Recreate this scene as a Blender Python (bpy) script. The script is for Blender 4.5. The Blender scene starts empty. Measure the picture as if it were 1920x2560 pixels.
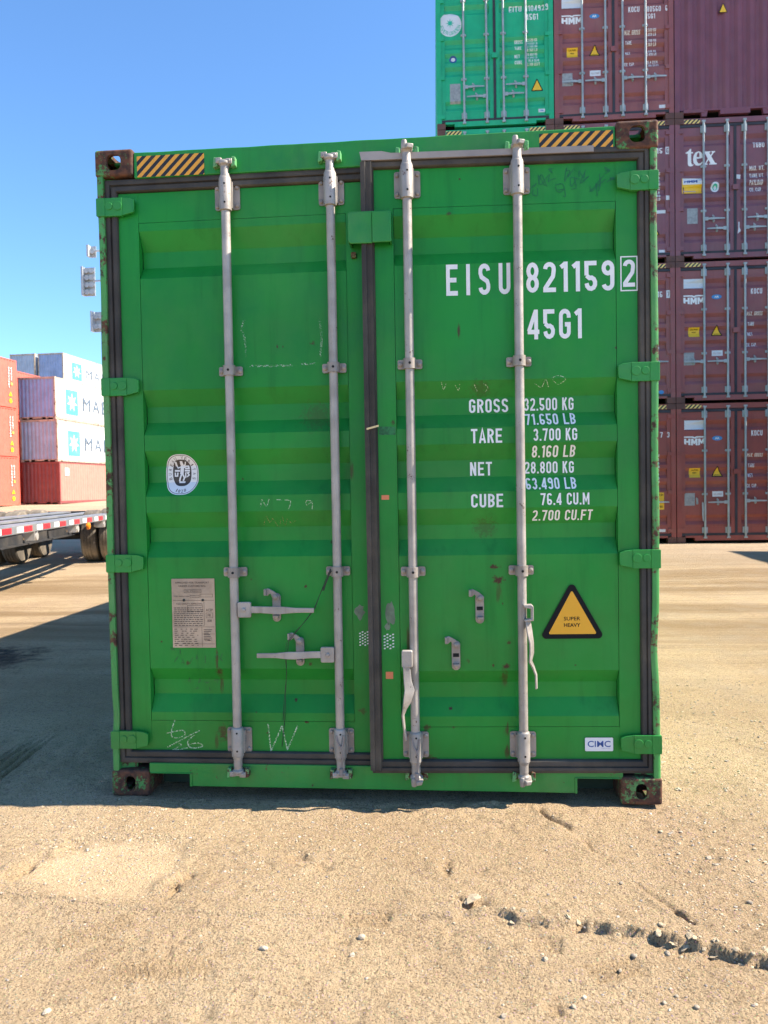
import bpy, bmesh, math, random
import numpy as np
from mathutils import Vector, Matrix
rad = math.radians
C = bpy.context.scene.collection
SC = bpy.context.scene

# ------------------------------------------------------------------ camera
F_PX, CAMLOC = 1929.05, Vector((0.3303, -3.3471, 1.3749))
yaw, pit, rol = -0.085408, -0.030186, -0.016931
fw = Vector((math.sin(yaw)*math.cos(pit), math.cos(yaw)*math.cos(pit), math.sin(pit)))
r0 = Vector((math.cos(yaw), -math.sin(yaw), 0)); u0 = r0.cross(fw)
rt = math.cos(rol)*r0 + math.sin(rol)*u0; up = rt.cross(fw)
cd = bpy.data.cameras.new('camera'); cam = bpy.data.objects.new('camera', cd); C.objects.link(cam)
cam.matrix_world = Matrix(((rt.x, up.x, -fw.x, CAMLOC.x), (rt.y, up.y, -fw.y, CAMLOC.y), (rt.z, up.z, -fw.z, CAMLOC.z), (0, 0, 0, 1)))
cd.sensor_fit = 'VERTICAL'; cd.sensor_height = 34.6; cd.lens = 34.6*F_PX/2560
cd.clip_start = 0.05; cd.clip_end = 3000
cd.dof.use_dof = True; cd.dof.focus_distance = 3.25; cd.dof.aperture_fstop = cd.lens/4.2
SC.camera = cam

# ------------------------------------------------------------------ sky and sun
SUN_EL, SUN_BACK = 46.0, 1.7          # sun stands to the right, a little behind the door face
w = bpy.data.worlds.new('World'); SC.world = w; w.use_nodes = True
nt = w.node_tree; nt.nodes.clear()
sky = nt.nodes.new('ShaderNodeTexSky'); sky.sky_type = 'NISHITA'; sky.sun_disc = False
sky.sun_elevation = rad(SUN_EL); sky.sun_rotation = rad(90-SUN_BACK)
sky.air_density = 1.0; sky.dust_density = 0.1; sky.ozone_density = 2.5; sky.altitude = 0
bgn = nt.nodes.new('ShaderNodeBackground'); bgn.inputs[1].default_value = 0.069
out = nt.nodes.new('ShaderNodeOutputWorld')
hs = nt.nodes.new('ShaderNodeMix'); hs.data_type = 'RGBA'; hs.blend_type = 'MULTIPLY'; hs.inputs[0].default_value = 1; hs.inputs[7].default_value = (1.0, 1.36, 1.66, 1)   # deep clear blue
nt.links.new(sky.outputs[0], hs.inputs[6]); nt.links.new(hs.outputs[2], bgn.inputs[0]); nt.links.new(bgn.outputs[0], out.inputs[0])
sd = Vector((math.cos(rad(SUN_EL))*math.cos(rad(SUN_BACK)), math.cos(rad(SUN_EL))*math.sin(rad(SUN_BACK)), math.sin(rad(SUN_EL))))
sl = bpy.data.lights.new('sun', 'SUN'); sl.energy = 5.0; sl.angle = rad(0.5); sl.color = (1.0, 0.90, 0.76)
sun = bpy.data.objects.new('sun', sl); C.objects.link(sun); sun.location = (20, 2, 20)
sun.rotation_euler = (-sd).to_track_quat('-Z', 'Y').to_euler()
vs = SC.view_settings; vs.view_transform = 'Standard'; vs.look = 'None'; vs.gamma = 1; vs.use_curve_mapping = False
vs.exposure = 1.36
SC.cycles.max_bounces = 6; SC.cycles.diffuse_bounces = 4; SC.cycles.transparent_max_bounces = 8
random.seed(4); RNG = np.random.default_rng(7)

# ------------------------------------------------------------------ materials
class NT:
    def __init__(s, name):
        s.m = bpy.data.materials.new(name); s.m.use_nodes = True
        s.t = s.m.node_tree; s.b = s.t.nodes['Principled BSDF']
    def n(s, typ, **k):
        x = s.t.nodes.new(typ)
        for a, v in k.items():
            if a.startswith('i_'): x.inputs[int(a[2:])].default_value = v
            else: setattr(x, a, v)
        return x
    def l(s, a, b): s.t.links.new(a, b)
    def math(s, op, a, b=None, c=None, clamp=False):
        x = s.n('ShaderNodeMath', operation=op); x.use_clamp = clamp
        for i, v in enumerate((a, b, c)):
            if v is None: continue
            if isinstance(v, (int, float)): x.inputs[i].default_value = v
            else: s.l(v, x.inputs[i])
        return x.outputs[0]
    def coord(s, rnd=True, scale=None):
        tc = s.n('ShaderNodeTexCoord'); o = tc.outputs['Object']
        if rnd:
            oi = s.n('ShaderNodeObjectInfo'); v = s.n('ShaderNodeVectorMath', operation='MULTIPLY_ADD')
            cb = s.n('ShaderNodeCombineXYZ')
            for i in range(3): s.l(oi.outputs['Random'], cb.inputs[i])
            s.l(cb.outputs[0], v.inputs[0]); v.inputs[1].default_value = (37, 53, 71); s.l(o, v.inputs[2]); o = v.outputs[0]
        if scale:
            v = s.n('ShaderNodeVectorMath', operation='MULTIPLY'); s.l(o, v.inputs[0]); v.inputs[1].default_value = scale; o = v.outputs[0]
        return o
    def noise(s, vec, scale, detail=4, rough=.55):
        x = s.n('ShaderNodeTexNoise'); x.inputs['Scale'].default_value = scale; x.inputs['Detail'].default_value = detail
        x.inputs['Roughness'].default_value = rough; s.l(vec, x.inputs['Vector']); return x.outputs['Fac']
    def ramp(s, fac, a, b):           # smooth step from a to b, 0..1
        x = s.n('ShaderNodeMapRange', interpolation_type='SMOOTHSTEP'); s.l(fac, x.inputs[0])
        x.inputs[1].default_value = a; x.inputs[2].default_value = b; return x.outputs[0]
    def mix(s, fac, a, b):
        x = s.n('ShaderNodeMix', data_type='RGBA')
        for i, v in ((0, fac), (6, a), (7, b)):
            if isinstance(v, (int, float)): x.inputs[i].default_value = v
            elif isinstance(v, tuple): x.inputs[i].default_value = (*v[:3], 1)
            else: s.l(v, x.inputs[i])
        return x.outputs[2]
    def bump(s, h, strength, dist=.01):
        x = s.n('ShaderNodeBump'); x.inputs['Strength'].default_value = strength; x.inputs['Distance'].default_value = dist
        s.l(h, x.inputs['Height']); s.l(x.outputs[0], s.b.inputs['Normal'])
def sc3(c, k): return tuple(min(1, v*k) for v in c)
RUST, RUSTD = (.13, .05, .025), (.045, .02, .014)
def M(name, col, rough=.5, metal=0., var=.14, vs_=3., rust=0., rscale=9., dust=0., grime=0., bump=.12, bscale=55., stains=None, spec=.5):
    k = NT(name); v = k.coord()
    base = k.mix(k.ramp(k.noise(v, vs_, 6, .6), .3, .7), sc3(col, 1-var), sc3(col, 1+var))
    if dust:
        base = k.mix(k.math('MULTIPLY', k.ramp(k.noise(v, 1.3, 8, .7), .42, .75), dust), base, (.42, .34, .24))
    if grime:
        gv = k.coord(True, (14, 14, 1.2))
        base = k.mix(k.math('MULTIPLY', k.ramp(k.noise(gv, 1.2, 6, .65), .5, .78), grime), base, sc3(col, .38))
    r = None
    if rust:
        t = 1-rust; n = k.math('ADD', k.math('MULTIPLY', k.noise(v, rscale, 4, .6), .5), k.math('MULTIPLY', k.noise(v, rscale*6.5, 9, .72), .5))
        r = k.ramp(n, .32+.42*t-.02, .32+.42*t+.03)
        rc = k.mix(k.ramp(k.noise(v, rscale*3.5, 4, .6), .35, .65), RUST, RUSTD); base = k.mix(r, base, rc)
    if stains:                        # marks of wear with a place of their own: (x, z, half width, half height, strength)
        ov = k.coord(False); acc = None; nn = k.noise(ov, 70, 8, .78); ns = k.noise(k.coord(False, (110, 110, 9)), 1, 8, .8)
        for (x, z, rx, rz, st) in stains:
            a = k.n('ShaderNodeVectorMath', operation='SUBTRACT'); k.l(ov, a.inputs[0]); a.inputs[1].default_value = (x, 0, z)
            b = k.n('ShaderNodeVectorMath', operation='MULTIPLY'); k.l(a.outputs[0], b.inputs[0]); b.inputs[1].default_value = (1/rx, 0, 1/rz)
            c = k.n('ShaderNodeVectorMath', operation='LENGTH'); k.l(b.outputs[0], c.inputs[0])
            d = k.math('SUBTRACT', 1, c.outputs[1]); d = k.math('MULTIPLY_ADD', k.math('SUBTRACT', ns if rz > 2*rx else nn, .50), 3.6, d)
            e = k.math('MULTIPLY', k.ramp(d, .1, .75), st); acc = e if acc is None else k.math('MAXIMUM', acc, e)
        base = k.mix(acc, base, k.mix(nn, (.09, .03, .016), (.035, .022, .014)))
    k.l(base, k.b.inputs['Base Color'])
    k.b.inputs['Metallic'].default_value = metal; k.b.inputs['Specular IOR Level'].default_value = spec
    rr = k.ramp(k.noise(v, vs_*4, 5, .6), .2, .8); mr = k.n('ShaderNodeMapRange'); k.l(rr, mr.inputs[0])
    mr.inputs[3].default_value = max(.05, rough-.12); mr.inputs[4].default_value = min(1, rough+.15)
    if r is not None: k.l(k.math('MAXIMUM', mr.outputs[0], k.math('MULTIPLY', r, .85)), k.b.inputs['Roughness'])
    else: k.l(mr.outputs[0], k.b.inputs['Roughness'])
    if bump:
        h = k.noise(v, bscale, 5, .6)
        if r is not None: h = k.math('ADD', h, k.math('MULTIPLY', r, -.6))
        k.bump(h, bump, .004)
    return k.m
def stripes(name, ca, cb, pitch, slope=1., wear=.3, off=0.):
    k = NT(name); v = k.coord(False); s = k.n('ShaderNodeSeparateXYZ'); k.l(v, s.inputs[0])
    f = k.math('FRACT', k.math('ADD', k.math('DIVIDE', k.math('MULTIPLY_ADD', s.outputs[2], -slope, s.outputs[0]), pitch), 100+off))
    st = k.math('GREATER_THAN', f, .5); n = k.noise(v, 30, 6, .7)
    c = k.mix(st, ca, cb); c = k.mix(k.math('MULTIPLY', k.ramp(n, .52, .72), wear), c, (.16, .09, .05))
    k.l(c, k.b.inputs['Base Color']); k.b.inputs['Roughness'].default_value = .45
    return k.m
def chalk(name, col, dens=.5):
    k = NT(name); v = k.coord(False); k.b.inputs['Base Color'].default_value = (*col, 1); k.b.inputs['Roughness'].default_value = .9
    k.l(k.math('MULTIPLY', k.ramp(k.noise(v, 190, 3, .7), .62-.3*dens, .7-.2*dens), .4+.5*dens), k.b.inputs['Alpha']); return k.m

GREEN = (.011, .225, .030)
LST = [(-.725, .62, .012, .07, .9), (-.72, .56, .022, .03, .9), (-.717, .50, .012, .06, .7), (-.705, .285, .03, .05, .8), (-.735, .25, .012, .05, .6), (-.313, .946, .009, .01, 1),
       (-.374, .427, .009, .01, 1), (-.322, .337, .012, .008, 1), (-.861, .604, .012, .014, .8), (-.07, .39, .03, .02, .6), (-.502, .286, .008, .006, 1), (-.56, .98, .008, .008, .7), (-.30, .60, .012, .01, .8), (-.395, 2.01, .006, .01, 1), (-.42, 2.01, .006, .01, 1), (-.26, 2.02, .014, .012, .9), (-.42, .83, .01, .01, .6), (-.60, 1.43, .008, .008, .8), (-.1, 1.45, .012, .05, .7), (-.98, .7, .006, .006, 1), (-.55, .38, .008, .008, .9), (-.2, 1.14, .01, .012, .8), (-.25, 1.7, .1, .09, .35)]
RST = [(.517, 1.03, .03, .012, 1), (.533, .974, .032, .024, 1), (.536, .915, .02, .06, .55), (.562, .596, .024, .02, 1), (.557, .54, .022, .06, .6), (.563, .32, .014, .04, .8), (.562, .221, .016, .04, .8), (.223, .195, .045, .02, .9),
       (.217, .33, .02, .02, .8), (.507, .601, .008, .01, .9), (.321, .409, .01, .01, 1), (.14, .70, .012, .10, .8), (.341, 2.546, .014, .012, .7), (.377, 2.045, .009, .035, .9), (1.042, 1.957, .008, .008, 1), (.39, 2.689, .006, .006, 1), (.48, 1.2, .07, .06, .4), (.47, 1.80, .06, .05, .4), (.575, .70, .012, .012, .8), (.33, .33, .012, .008, .7), (.16, .36, .02, .03, .8), (.4, .62, .012, .012, .5), (.86, .6, .006, .006, .8), (.55, .87, .006, .008, .8), (.09, 1.66, .012, .015, .8)]
m_green_l = M('door_paint_left', GREEN, (.40), var=.15, vs_=1.7, dust=.05, grime=.34, bump=.05, bscale=9, stains=LST, rust=.03, spec=.28)
m_green_r = M('door_paint_right', GREEN, (.40), var=.15, vs_=1.7, dust=.05, grime=.36, bump=.05, bscale=9, stains=RST, rust=.03, spec=.28)
m_green_f = M('frame_paint_worn', GREEN, .5, var=.18, dust=.12, grime=.3, rust=.30, rscale=7, bump=.2)
m_green_h = M('header_paint', GREEN, .48, var=.14, dust=.10, grime=.3, rust=.16, rscale=5, bump=.1)
m_post = M('post_paint_rusty', (.05, .27, .06), .55, var=.2, rust=.46, rscale=5, dust=.2, bump=.25)
m_green_p = M('hinge_paint', GREEN, .45, var=.15, rust=.2, rscale=16, dust=.1)
m_cast = M('rusty_casting', (.05, .20, .05), .65, var=.3, rust=.72, rscale=10, dust=.15, bump=.4, bscale=80)
m_gasket = M('dusty_rubber', (.048, .043, .039), .7, var=.35, vs_=5, dust=.22, bump=.15, spec=.3)
m_galv = M('galvanised_steel', (.35, .315, .285), .5, metal=.25, var=.2, vs_=11, dust=.25, grime=.6, rust=.3, rscale=20, bump=.2, bscale=120)
m_galv_d = M('dull_bracket_steel', (.30, .26, .23), .55, metal=.25, var=.2, vs_=14, dust=.2, rust=.16, rscale=16, bump=.25, bscale=120)
m_white = M('white_lettering', (.80, .80, .80), .5, var=.05, bump=0)
m_black = M('black_print', (.010, .010, .012), .6, var=.1, bump=0, spec=.15)
m_dark = M('dark_hole', (.008, .008, .008), .9, bump=0)
m_yellow = M('warning_yellow', (.82, .40, .02), .4, var=.05, bump=0)
m_plate = M('dirty_plate', (.44, .33, .24), .5, metal=.2, var=.25, vs_=9, dust=.5, rust=.08, rscale=18)
m_print = M('plate_print', (.10, .07, .05), .7, var=.3, bump=0)
m_sticker = M('white_sticker', (.76, .76, .78), .35, var=.05, dust=.06, bump=0)
m_orange = M('orange_sticker', (.75, .23, .10), .5, var=.08, bump=0)
m_blue = M('blue_print', (.02, .08, .30), .45, var=.05, bump=0)
m_haz = stripes('hazard_stripes', (.80, .36, .03), (.012, .012, .014), .0432, 1.0)
m_chalk = chalk('chalk', (.66, .80, .55), .62)
m_chalkw = chalk('paint_scrape', (.75, .88, .72), .35)
m_wet = M('smeared_paint', (.008, .13, .03), .35, bump=0)
m_wire = M('black_wire', (.02, .028, .024), .6, bump=0)
m_grey = M('bare_primer', (.16, .21, .14), .7, var=.35, vs_=14, bump=.3)

# ------------------------------------------------------------------ mesh helpers
class MB:
    def __init__(s): s.v = []; s.f = []
    def add(s, vs, fs):
        n = len(s.v); s.v += [tuple(p) for p in vs]; s.f += [tuple(i+n for i in f) for f in fs]; return s
    def box(s, x0, x1, y0, y1, z0, z1):
        return s.add([(x0, y0, z0), (x1, y0, z0), (x1, y1, z0), (x0, y1, z0), (x0, y0, z1), (x1, y0, z1), (x1, y1, z1), (x0, y1, z1)],
                     [(0, 3, 2, 1), (4, 5, 6, 7), (0, 1, 5, 4), (1, 2, 6, 5), (2, 3, 7, 6), (3, 0, 4, 7)])
    def prism_y(s, poly, y0, y1):     # poly in (x,z) counter-clockwise seen from -y
        n = len(poly)
        return s.add([(x, y0, z) for x, z in poly]+[(x, y1, z) for x, z in poly],
                     [tuple(range(n)), tuple(range(2*n-1, n-1, -1))]+[(i, i+n, (i+1) % n+n, (i+1) % n) for i in range(n)])
    def lathe(s, prof, c, axis='z', n=20):   # prof [(r, t)] along an axis from point c
        o = []
        for r, t in prof:
            for k in range(n):
                a = 2*math.pi*k/n; p, q = r*math.cos(a), r*math.sin(a)
                o.append({'z': (c[0]+p, c[1]+q, c[2]+t), 'y': (c[0]+p, c[1]+t, c[2]-q), 'x': (c[0]+t, c[1]+p, c[2]+q)}[axis])
        m = len(prof); fs = [(i*n+k, i*n+(k+1) % n, (i+1)*n+(k+1) % n, (i+1)*n+k) for i in range(m-1) for k in range(n)]
        return s.add(o, fs+[tuple(range(n-1, -1, -1)), tuple(range((m-1)*n, m*n))])
    def tube(s, pts, r, n=8):
        pts = [Vector(p) for p in pts]; o = []; m = len(pts)
        for i, p in enumerate(pts):
            t = (pts[min(i+1, m-1)]-pts[max(i-1, 0)]).normalized(); a = t.cross(Vector((0, 1, 0)))
            if a.length < .05: a = t.cross(Vector((1, 0, 0)))
            a.normalize(); b = t.cross(a); ri = r[i] if isinstance(r, (list, tuple)) else r
            o += [p+ri*(math.cos(2*math.pi*k/n)*a+math.sin(2*math.pi*k/n)*b) for k in range(n)]
        return s.add(o, [(i*n+k, i*n+(k+1) % n, (i+1)*n+(k+1) % n, (i+1)*n+k) for i in range(m-1) for k in range(n)]+[tuple(range(n-1, -1, -1)), tuple(range((m-1)*n, m*n))])
    def bar(s, pts, wd, th, up=(0, 0, 1)):     # flat bar swept along points; wd along up, th across
        o = []; m = len(pts); P = [Vector(p) for p in pts]
        for i, p in enumerate(P):
            t = (P[min(i+1, m-1)]-P[max(i-1, 0)]).normalized()
            u = Vector(up[i] if isinstance(up[0], (list, tuple)) else up); u = (u-t*u.dot(t)).normalized(); b = t.cross(u)
            wi = wd[i] if isinstance(wd, (list, tuple)) else wd; ti = th[i] if isinstance(th, (list, tuple)) else th
            o += [p+u*wi/2+b*ti/2, p-u*wi/2+b*ti/2, p-u*wi/2-b*ti/2, p+u*wi/2-b*ti/2]
        return s.add(o, [(i*4+k, i*4+(k+1) % 4, i*4+4+(k+1) % 4, i*4+4+k) for i in range(m-1) for k in range(4)]+[(3, 2, 1, 0), (m*4-4, m*4-3, m*4-2, m*4-1)])
    def mesh(s, name, mat=None, smooth=False, sharp=38):
        me = bpy.data.meshes.new(name); me.from_pydata(s.v, [], s.f); me.update()
        bm = bmesh.new(); bm.from_mesh(me); bmesh.ops.recalc_face_normals(bm, faces=bm.faces); bm.to_mesh(me); bm.free()
        if mat: me.materials.append(mat)
        if smooth:
            me.polygons.foreach_set('use_smooth', [True]*len(me.polygons)); 
            try: me.set_sharp_from_angle(angle=rad(sharp))
            except Exception: pass
        return me
    def build(s, name, mat, parent=None, bevel=0, smooth=False, seg=2, sharp=38):
        return link(name, s.mesh(name, mat, smooth, sharp), parent, bevel=bevel, seg=seg)
def link(name, me, parent=None, mat=None, bevel=0, seg=2):
    o = bpy.data.objects.new(name, me); C.objects.link(o)
    if parent: o.parent = parent
    if mat: 
        if not me.materials: me.materials.append(mat)
        o.material_slots[0].link = 'OBJECT'; o.material_slots[0].material = mat
    if bevel:
        b = o.modifiers.new('bevel', 'BEVEL'); b.width = bevel; b.segments = seg; b.limit_method = 'ANGLE'; b.angle_limit = rad(40); b.harden_normals = False
    return o
def tag(o, label, cat=None, group=None, kind=None):
    if label: o['label'] = label
    if cat: o['category'] = cat
    if group: o['group'] = group
    if kind: o['kind'] = kind
    return o
def thing(name, label, cat, loc=(0, 0, 0), rz=0, group=None):
    o = bpy.data.objects.new(name, None); C.objects.link(o); o.location = loc; o.rotation_euler = (0, 0, rz); o.empty_display_size = .2
    return tag(o, label, cat, group)
def rrect(x0, x1, z0, z1, r, n=5):
    p = []
    for cx, cz, a in ((x1-r, z0+r, -90), (x1-r, z1-r, 0), (x0+r, z1-r, 90), (x0+r, z0+r, 180)):
        for k in range(n+1):
            t = rad(a+90*k/n); p.append((cx+r*math.cos(t), cz+r*math.sin(t)))
    return p
def ell(cx, cz, rx, rz, n=36, p=2.):
    o = []
    for k in range(n):
        t = 2*math.pi*k/n; c, s = math.cos(t), math.sin(t)
        o.append((cx+rx*math.copysign(abs(c)**(2/p), c), cz+rz*math.copysign(abs(s)**(2/p), s)))
    return o

# ------------------------------------------------------------------ lettering: stencil strokes
S_ = .15
def arc(cx, cz, rx, rz, a0, a1, n=9):
    return [(cx+rx*math.cos(rad(a0+(a1-a0)*k/n)), cz+rz*math.sin(rad(a0+(a1-a0)*k/n))) for k in range(n+1)]
def glyphs(w=.46):
    s = S_; L, R, B, T, m, c = s/2, w-s/2, s/2, 1-s/2, .5, w/2; r = (R-L)/2; g = {}
    g['E'] = ([[(w, T), (L, T), (L, B), (w, B)], [(L, m), (w-.05, m)]], w); g['F'] = ([[(w, T), (L, T), (L, 0)], [(L, m), (w-.05, m)]], w)
    g['I'] = ([[(s/2, 0), (s/2, 1)]], s); g['L'] = ([[(L, 1), (L, B), (w, B)]], w)
    S = arc(c, T-r, r, r, 0, 180)+[(L, T-r-.08), (L+.04, m+.07), (c, m), (R-.04, m-.07), (R, B+r+.08)]+arc(c, B+r, r, r, 0, -180)
    g['S'] = ([S], w); g['U'] = ([[(L, 1)]+arc(c, B+r, r, r, 180, 360)+[(R, 1)]], w); g['J'] = ([arc(c, B+r, r, r, 180, 360)+[(R, 1)]], w)
    ru = (T-m)/2
    g['8'] = ([arc(c, m+ru, r*.94, ru, 0, 360, 16), arc(c, m-ru, r, ru, 0, 360, 16)], w)
    g['2'] = ([arc(c, T-r, r, r, 180, 0)+[(R, T-r-.06), (R-.03, m+.02), (L, B+.06), (L, B), (w, B)]], w)
    g['1'] = ([[(.2, 0), (.2, 1)], [(.17, T), (.02, T-.11)]], .28)
    lo = arc(c, B+r+.03, r, r+.03, 110, -180)
    g['5'] = ([[(w-.02, T), (L, T), (L, m+.02)], [(L, m+.02)]+lo], w)
    six = [arc(c, B+r+.02, r, r+.02, 0, 360, 16), [(L, B+r)]+[(L, T-r)]+arc(c, T-r, r, r, 180, 10)]
    g['6'] = (six, w); g['9'] = ([[(w-x, 1-z) for x, z in p] for p in six], w)
    g['4'] = ([[(R-.05, 0), (R-.05, 1)], [(R-.06, .97), (L-.03, .27)], [(0, .25), (w, .25)]], w)
    O = arc(c, T-r, r, r, 0, 180)+arc(c, B+r, r, r, 180, 360); O = O+[O[0]]
    g['0'] = g['O'] = ([O], w)
    Cc = [(R, T-r-.07)]+arc(c, T-r, r, r, 0, 180)+arc(c, B+r, r, r, 180, 360)
    g['C'] = ([Cc+[(R, B+r+.07)]], w); g['G'] = ([Cc+[(R, m-.02), (c, m-.02)]], w); g['Q'] = ([O, [(c, .22), (w, 0)]], w)
    rr = (T-m)/2
    bowl = [(L, T), (c, T)]+arc(R-rr, T-rr, rr, rr, 90, -90)+[(L, m)]
    g['P'] = ([[(L, 0), (L, 1)], bowl], w); g['R'] = ([[(L, 0), (L, 1)], bowl, [(c, m), (R+.01, 0)]], w)
    g['B'] = ([[(L, 0), (L, 1)], bowl, [(c, m)]+arc(R-rr, B+rr, rr, rr, 90, -90)+[(L, B)]], w)
    g['D'] = ([[(L, 0), (L, 1)], [(L, T), (c, T)]+arc(c, T-r, r, r, 90, 0)+arc(c, B+r, r, r, 0, -90)+[(L, B)]], w)
    g['A'] = ([[(L-.03, 0), (c, .98), (R+.03, 0)], [(L+.05, .26), (R-.05, .26)]], w)
    g['T'] = ([[(0, T), (w, T)], [(c, 0), (c, 1)]], w); g['N'] = ([[(L, 0), (L, 1)], [(L, .97), (R, .03)], [(R, 0), (R, 1)]], w)
    g['H'] = ([[(L, 0), (L, 1)], [(R, 0), (R, 1)], [(L, m), (R, m)]], w)
    g['3'] = ([arc(c, T-ru, r*.94, ru, 165, -90)+arc(c, B+ru, r, ru, 90, -165)], w)
    g['7'] = ([[(0, T), (R, T), (c-.05, 0)]], w); g['K'] = ([[(L, 0), (L, 1)], [(R, 1), (L, .42)], [(c-.03, .55), (R+.01, 0)]], w)
    W = w*1.3; g['M'] = ([[(L, 0), (L, 1)], [(L, .97), (W/2, .3), (W-L, .97)], [(W-L, 0), (W-L, 1)]], W)
    g['V'] = ([[(L-.03, 1), (c, .03), (R+.03, 1)]], w); g['W'] = ([[(L-.02, 1), (W*.28, .04), (W/2, .8), (W*.72, .04), (W-L+.02, 1)]], W)
    g['X'] = ([[(L, 0), (R, 1)], [(R, 0), (L, 1)]], w); g['Y'] = ([[(L-.02, 1), (c, m)], [(R+.02, 1), (c, m)], [(c, m), (c, 0)]], w)
    g['.'] = ([[(s/2, 0), (s/2, s)]], s); g[' '] = ([], .22); g['-'] = ([[(.03, m), (w-.03, m)]], w)
    return g
GL = glyphs()
def ribbon(mb, pts, wd, y=0., fn=None):
    """flat stroke of width wd through (x,z) points, facing -y"""
    P = [Vector((p[0], p[1])) for p in pts]; n = len(P)
    if n < 2: return
    closed = (P[0]-P[-1]).length < 1e-6; o = []
    for i in range(n):
        a = P[i-1] if i else (P[-2] if closed else P[0]); b = P[i+1] if i < n-1 else (P[1] if closed else P[-1])
        d1 = (P[i]-a); d2 = (b-P[i])
        if d1.length < 1e-9: d1 = d2
        if d2.length < 1e-9: d2 = d1
        d1.normalize(); d2.normalize(); n1 = Vector((-d1.y, d1.x)); n2 = Vector((-d2.y, d2.x)); k = (n1+n2)
        k = n1 if k.length < .3 else k/k.length; k = k/max(.5, k.dot(n1))
        for sg in (1, -1):
            q = P[i]+k*sg*wd/2; o.append((q.x, (fn(q.x, q.y) if fn else 0)+y, q.y))
    mb.add(o, [(2*i, 2*i+1, 2*i+3, 2*i+2) for i in range(n-1)])
def lettering(txt, x0, x1, z0, z1, y, track=.16, fn=None, mb=None, breaks=()):
    """stencil text filling the box x0..x1, z0..z1 on a surface at depth y (or fn(x,z))"""
    mb = mb or MB(); adv = 0; items = []
    for ch in txt:
        g, wd = GL.get(ch, GL['-']); items.append((g, adv)); adv += wd+track
    adv -= track; kx, kz = (x1-x0)/adv, z1-z0
    tmp = MB(); lay = 0
    for g, a in items:
        for pl in g:
            ribbon(tmp, [(p[0]+a, p[1]) for p in pl], S_, y=-.00003*(lay % 7)); lay += 1
    tmp.v = [(x0+v[0]*kx, v[1], z0+v[2]*kz) for v in tmp.v]
    return conform(tmp, y, fn, breaks, mb)
fnB_ = [None]
def conform(tmp, y, fn, breaks, mb):
    if fn:
        me = tmp.mesh('t'); bm = bmesh.new(); bm.from_mesh(me)
        for bz in breaks:
            bmesh.ops.bisect_plane(bm, geom=bm.verts[:]+bm.edges[:]+bm.faces[:], plane_co=(0, 0, bz), plane_no=(0, 0, 1))
        if fn is not fnB_[0]:
            xs_ = [v.co.x for v in bm.verts]; zs_ = [v.co.z for v in bm.verts]
            for lo_, hi_, ax in ((min(xs_), max(xs_), 0), (min(zs_), max(zs_), 2)):
                n_ = int((hi_-lo_)/.035)
                for i in range(1, n_+1):
                    co, no = [0, 0, 0], [0, 0, 0]; co[ax] = lo_+(hi_-lo_)*i/(n_+1); no[ax] = 1
                    bmesh.ops.bisect_plane(bm, geom=bm.verts[:]+bm.edges[:]+bm.faces[:], plane_co=co, plane_no=no)
        bm.verts.ensure_lookup_table(); bm.verts.index_update()
        vs_ = [(v.co.x, v.co.y+fn(v.co.x, v.co.z)+y, v.co.z) for v in bm.verts]; fs = [tuple(v.index for v in f.verts) for f in bm.faces]
        bm.free(); bpy.data.meshes.remove(me); mb.add(vs_, fs)
    else: mb.add([(v[0], v[1]+y, v[2]) for v in tmp.v], tmp.f)
    return mb
def flat(poly, y, mb=None, fn=None, breaks=()):
    t = MB(); t.add([(x, 0, z) for x, z in poly], [tuple(range(len(poly)))]); return conform(t, y, fn, breaks, mb or MB())
_fc = {}
def font_pts(txt, bold=0.0):
    key = (txt, bold)
    if key not in _fc:
        cu = bpy.data.curves.new('t', 'FONT'); cu.body = txt; cu.offset = bold; cu.resolution_u = 3
        ob = bpy.data.objects.new('t', cu); C.objects.link(ob); dg = bpy.context.evaluated_depsgraph_get(); dg.update()
        me = bpy.data.meshes.new_from_object(ob.evaluated_get(dg)); v = np.array([x.co[:] for x in me.vertices]); f = [tuple(p.vertices) for p in me.polygons]
        bpy.data.objects.remove(ob); bpy.data.curves.remove(cu); bpy.data.meshes.remove(me); _fc[key] = (v, f)
    return _fc[key]
def sans(txt, x0, x1, z0, z1, y, mb=None, bold=0.0, rot=None, fn=None, breaks=()):
    v, f = font_pts(txt, bold); mb = mb or MB(); lo, hi = v.min(0), v.max(0)
    X = x0+(v[:, 0]-lo[0])/max(1e-6, hi[0]-lo[0])*(x1-x0); Z = z0+(v[:, 1]-lo[1])/max(1e-6, hi[1]-lo[1])*(z1-z0)
    if rot:
        cx, cz, a = rot; a = rad(a); X, Z = cx+(X-cx)*math.cos(a)-(Z-cz)*math.sin(a), cz+(X-cx)*math.sin(a)+(Z-cz)*math.cos(a)
    t = MB(); t.add([(p, 0, q) for p, q in zip(X, Z)], f)
    return conform(t, y, fn, breaks, mb)
def arc_text(txt, cx, cz, rx, rz, h, a0, a1, y, mb, fn=None, breaks=(), inward=False):
    n = len(txt)
    for i, ch in enumerate(txt):
        if ch == ' ': continue
        a = a0+(a1-a0)*i/(n-1); px, pz = cx+rx*math.cos(rad(a)), cz+rz*math.sin(rad(a)); ww = h*(.28 if ch in 'I1' else .72)
        sans(ch, px-ww/2, px+ww/2, pz-h/2, pz+h/2, y, mb, rot=(px, pz, (a+90) if inward else (a-90)), fn=fn, breaks=breaks)
def sub(o, name, mb, mat, **k): return mb.build(name, mat, o, **k)

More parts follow.
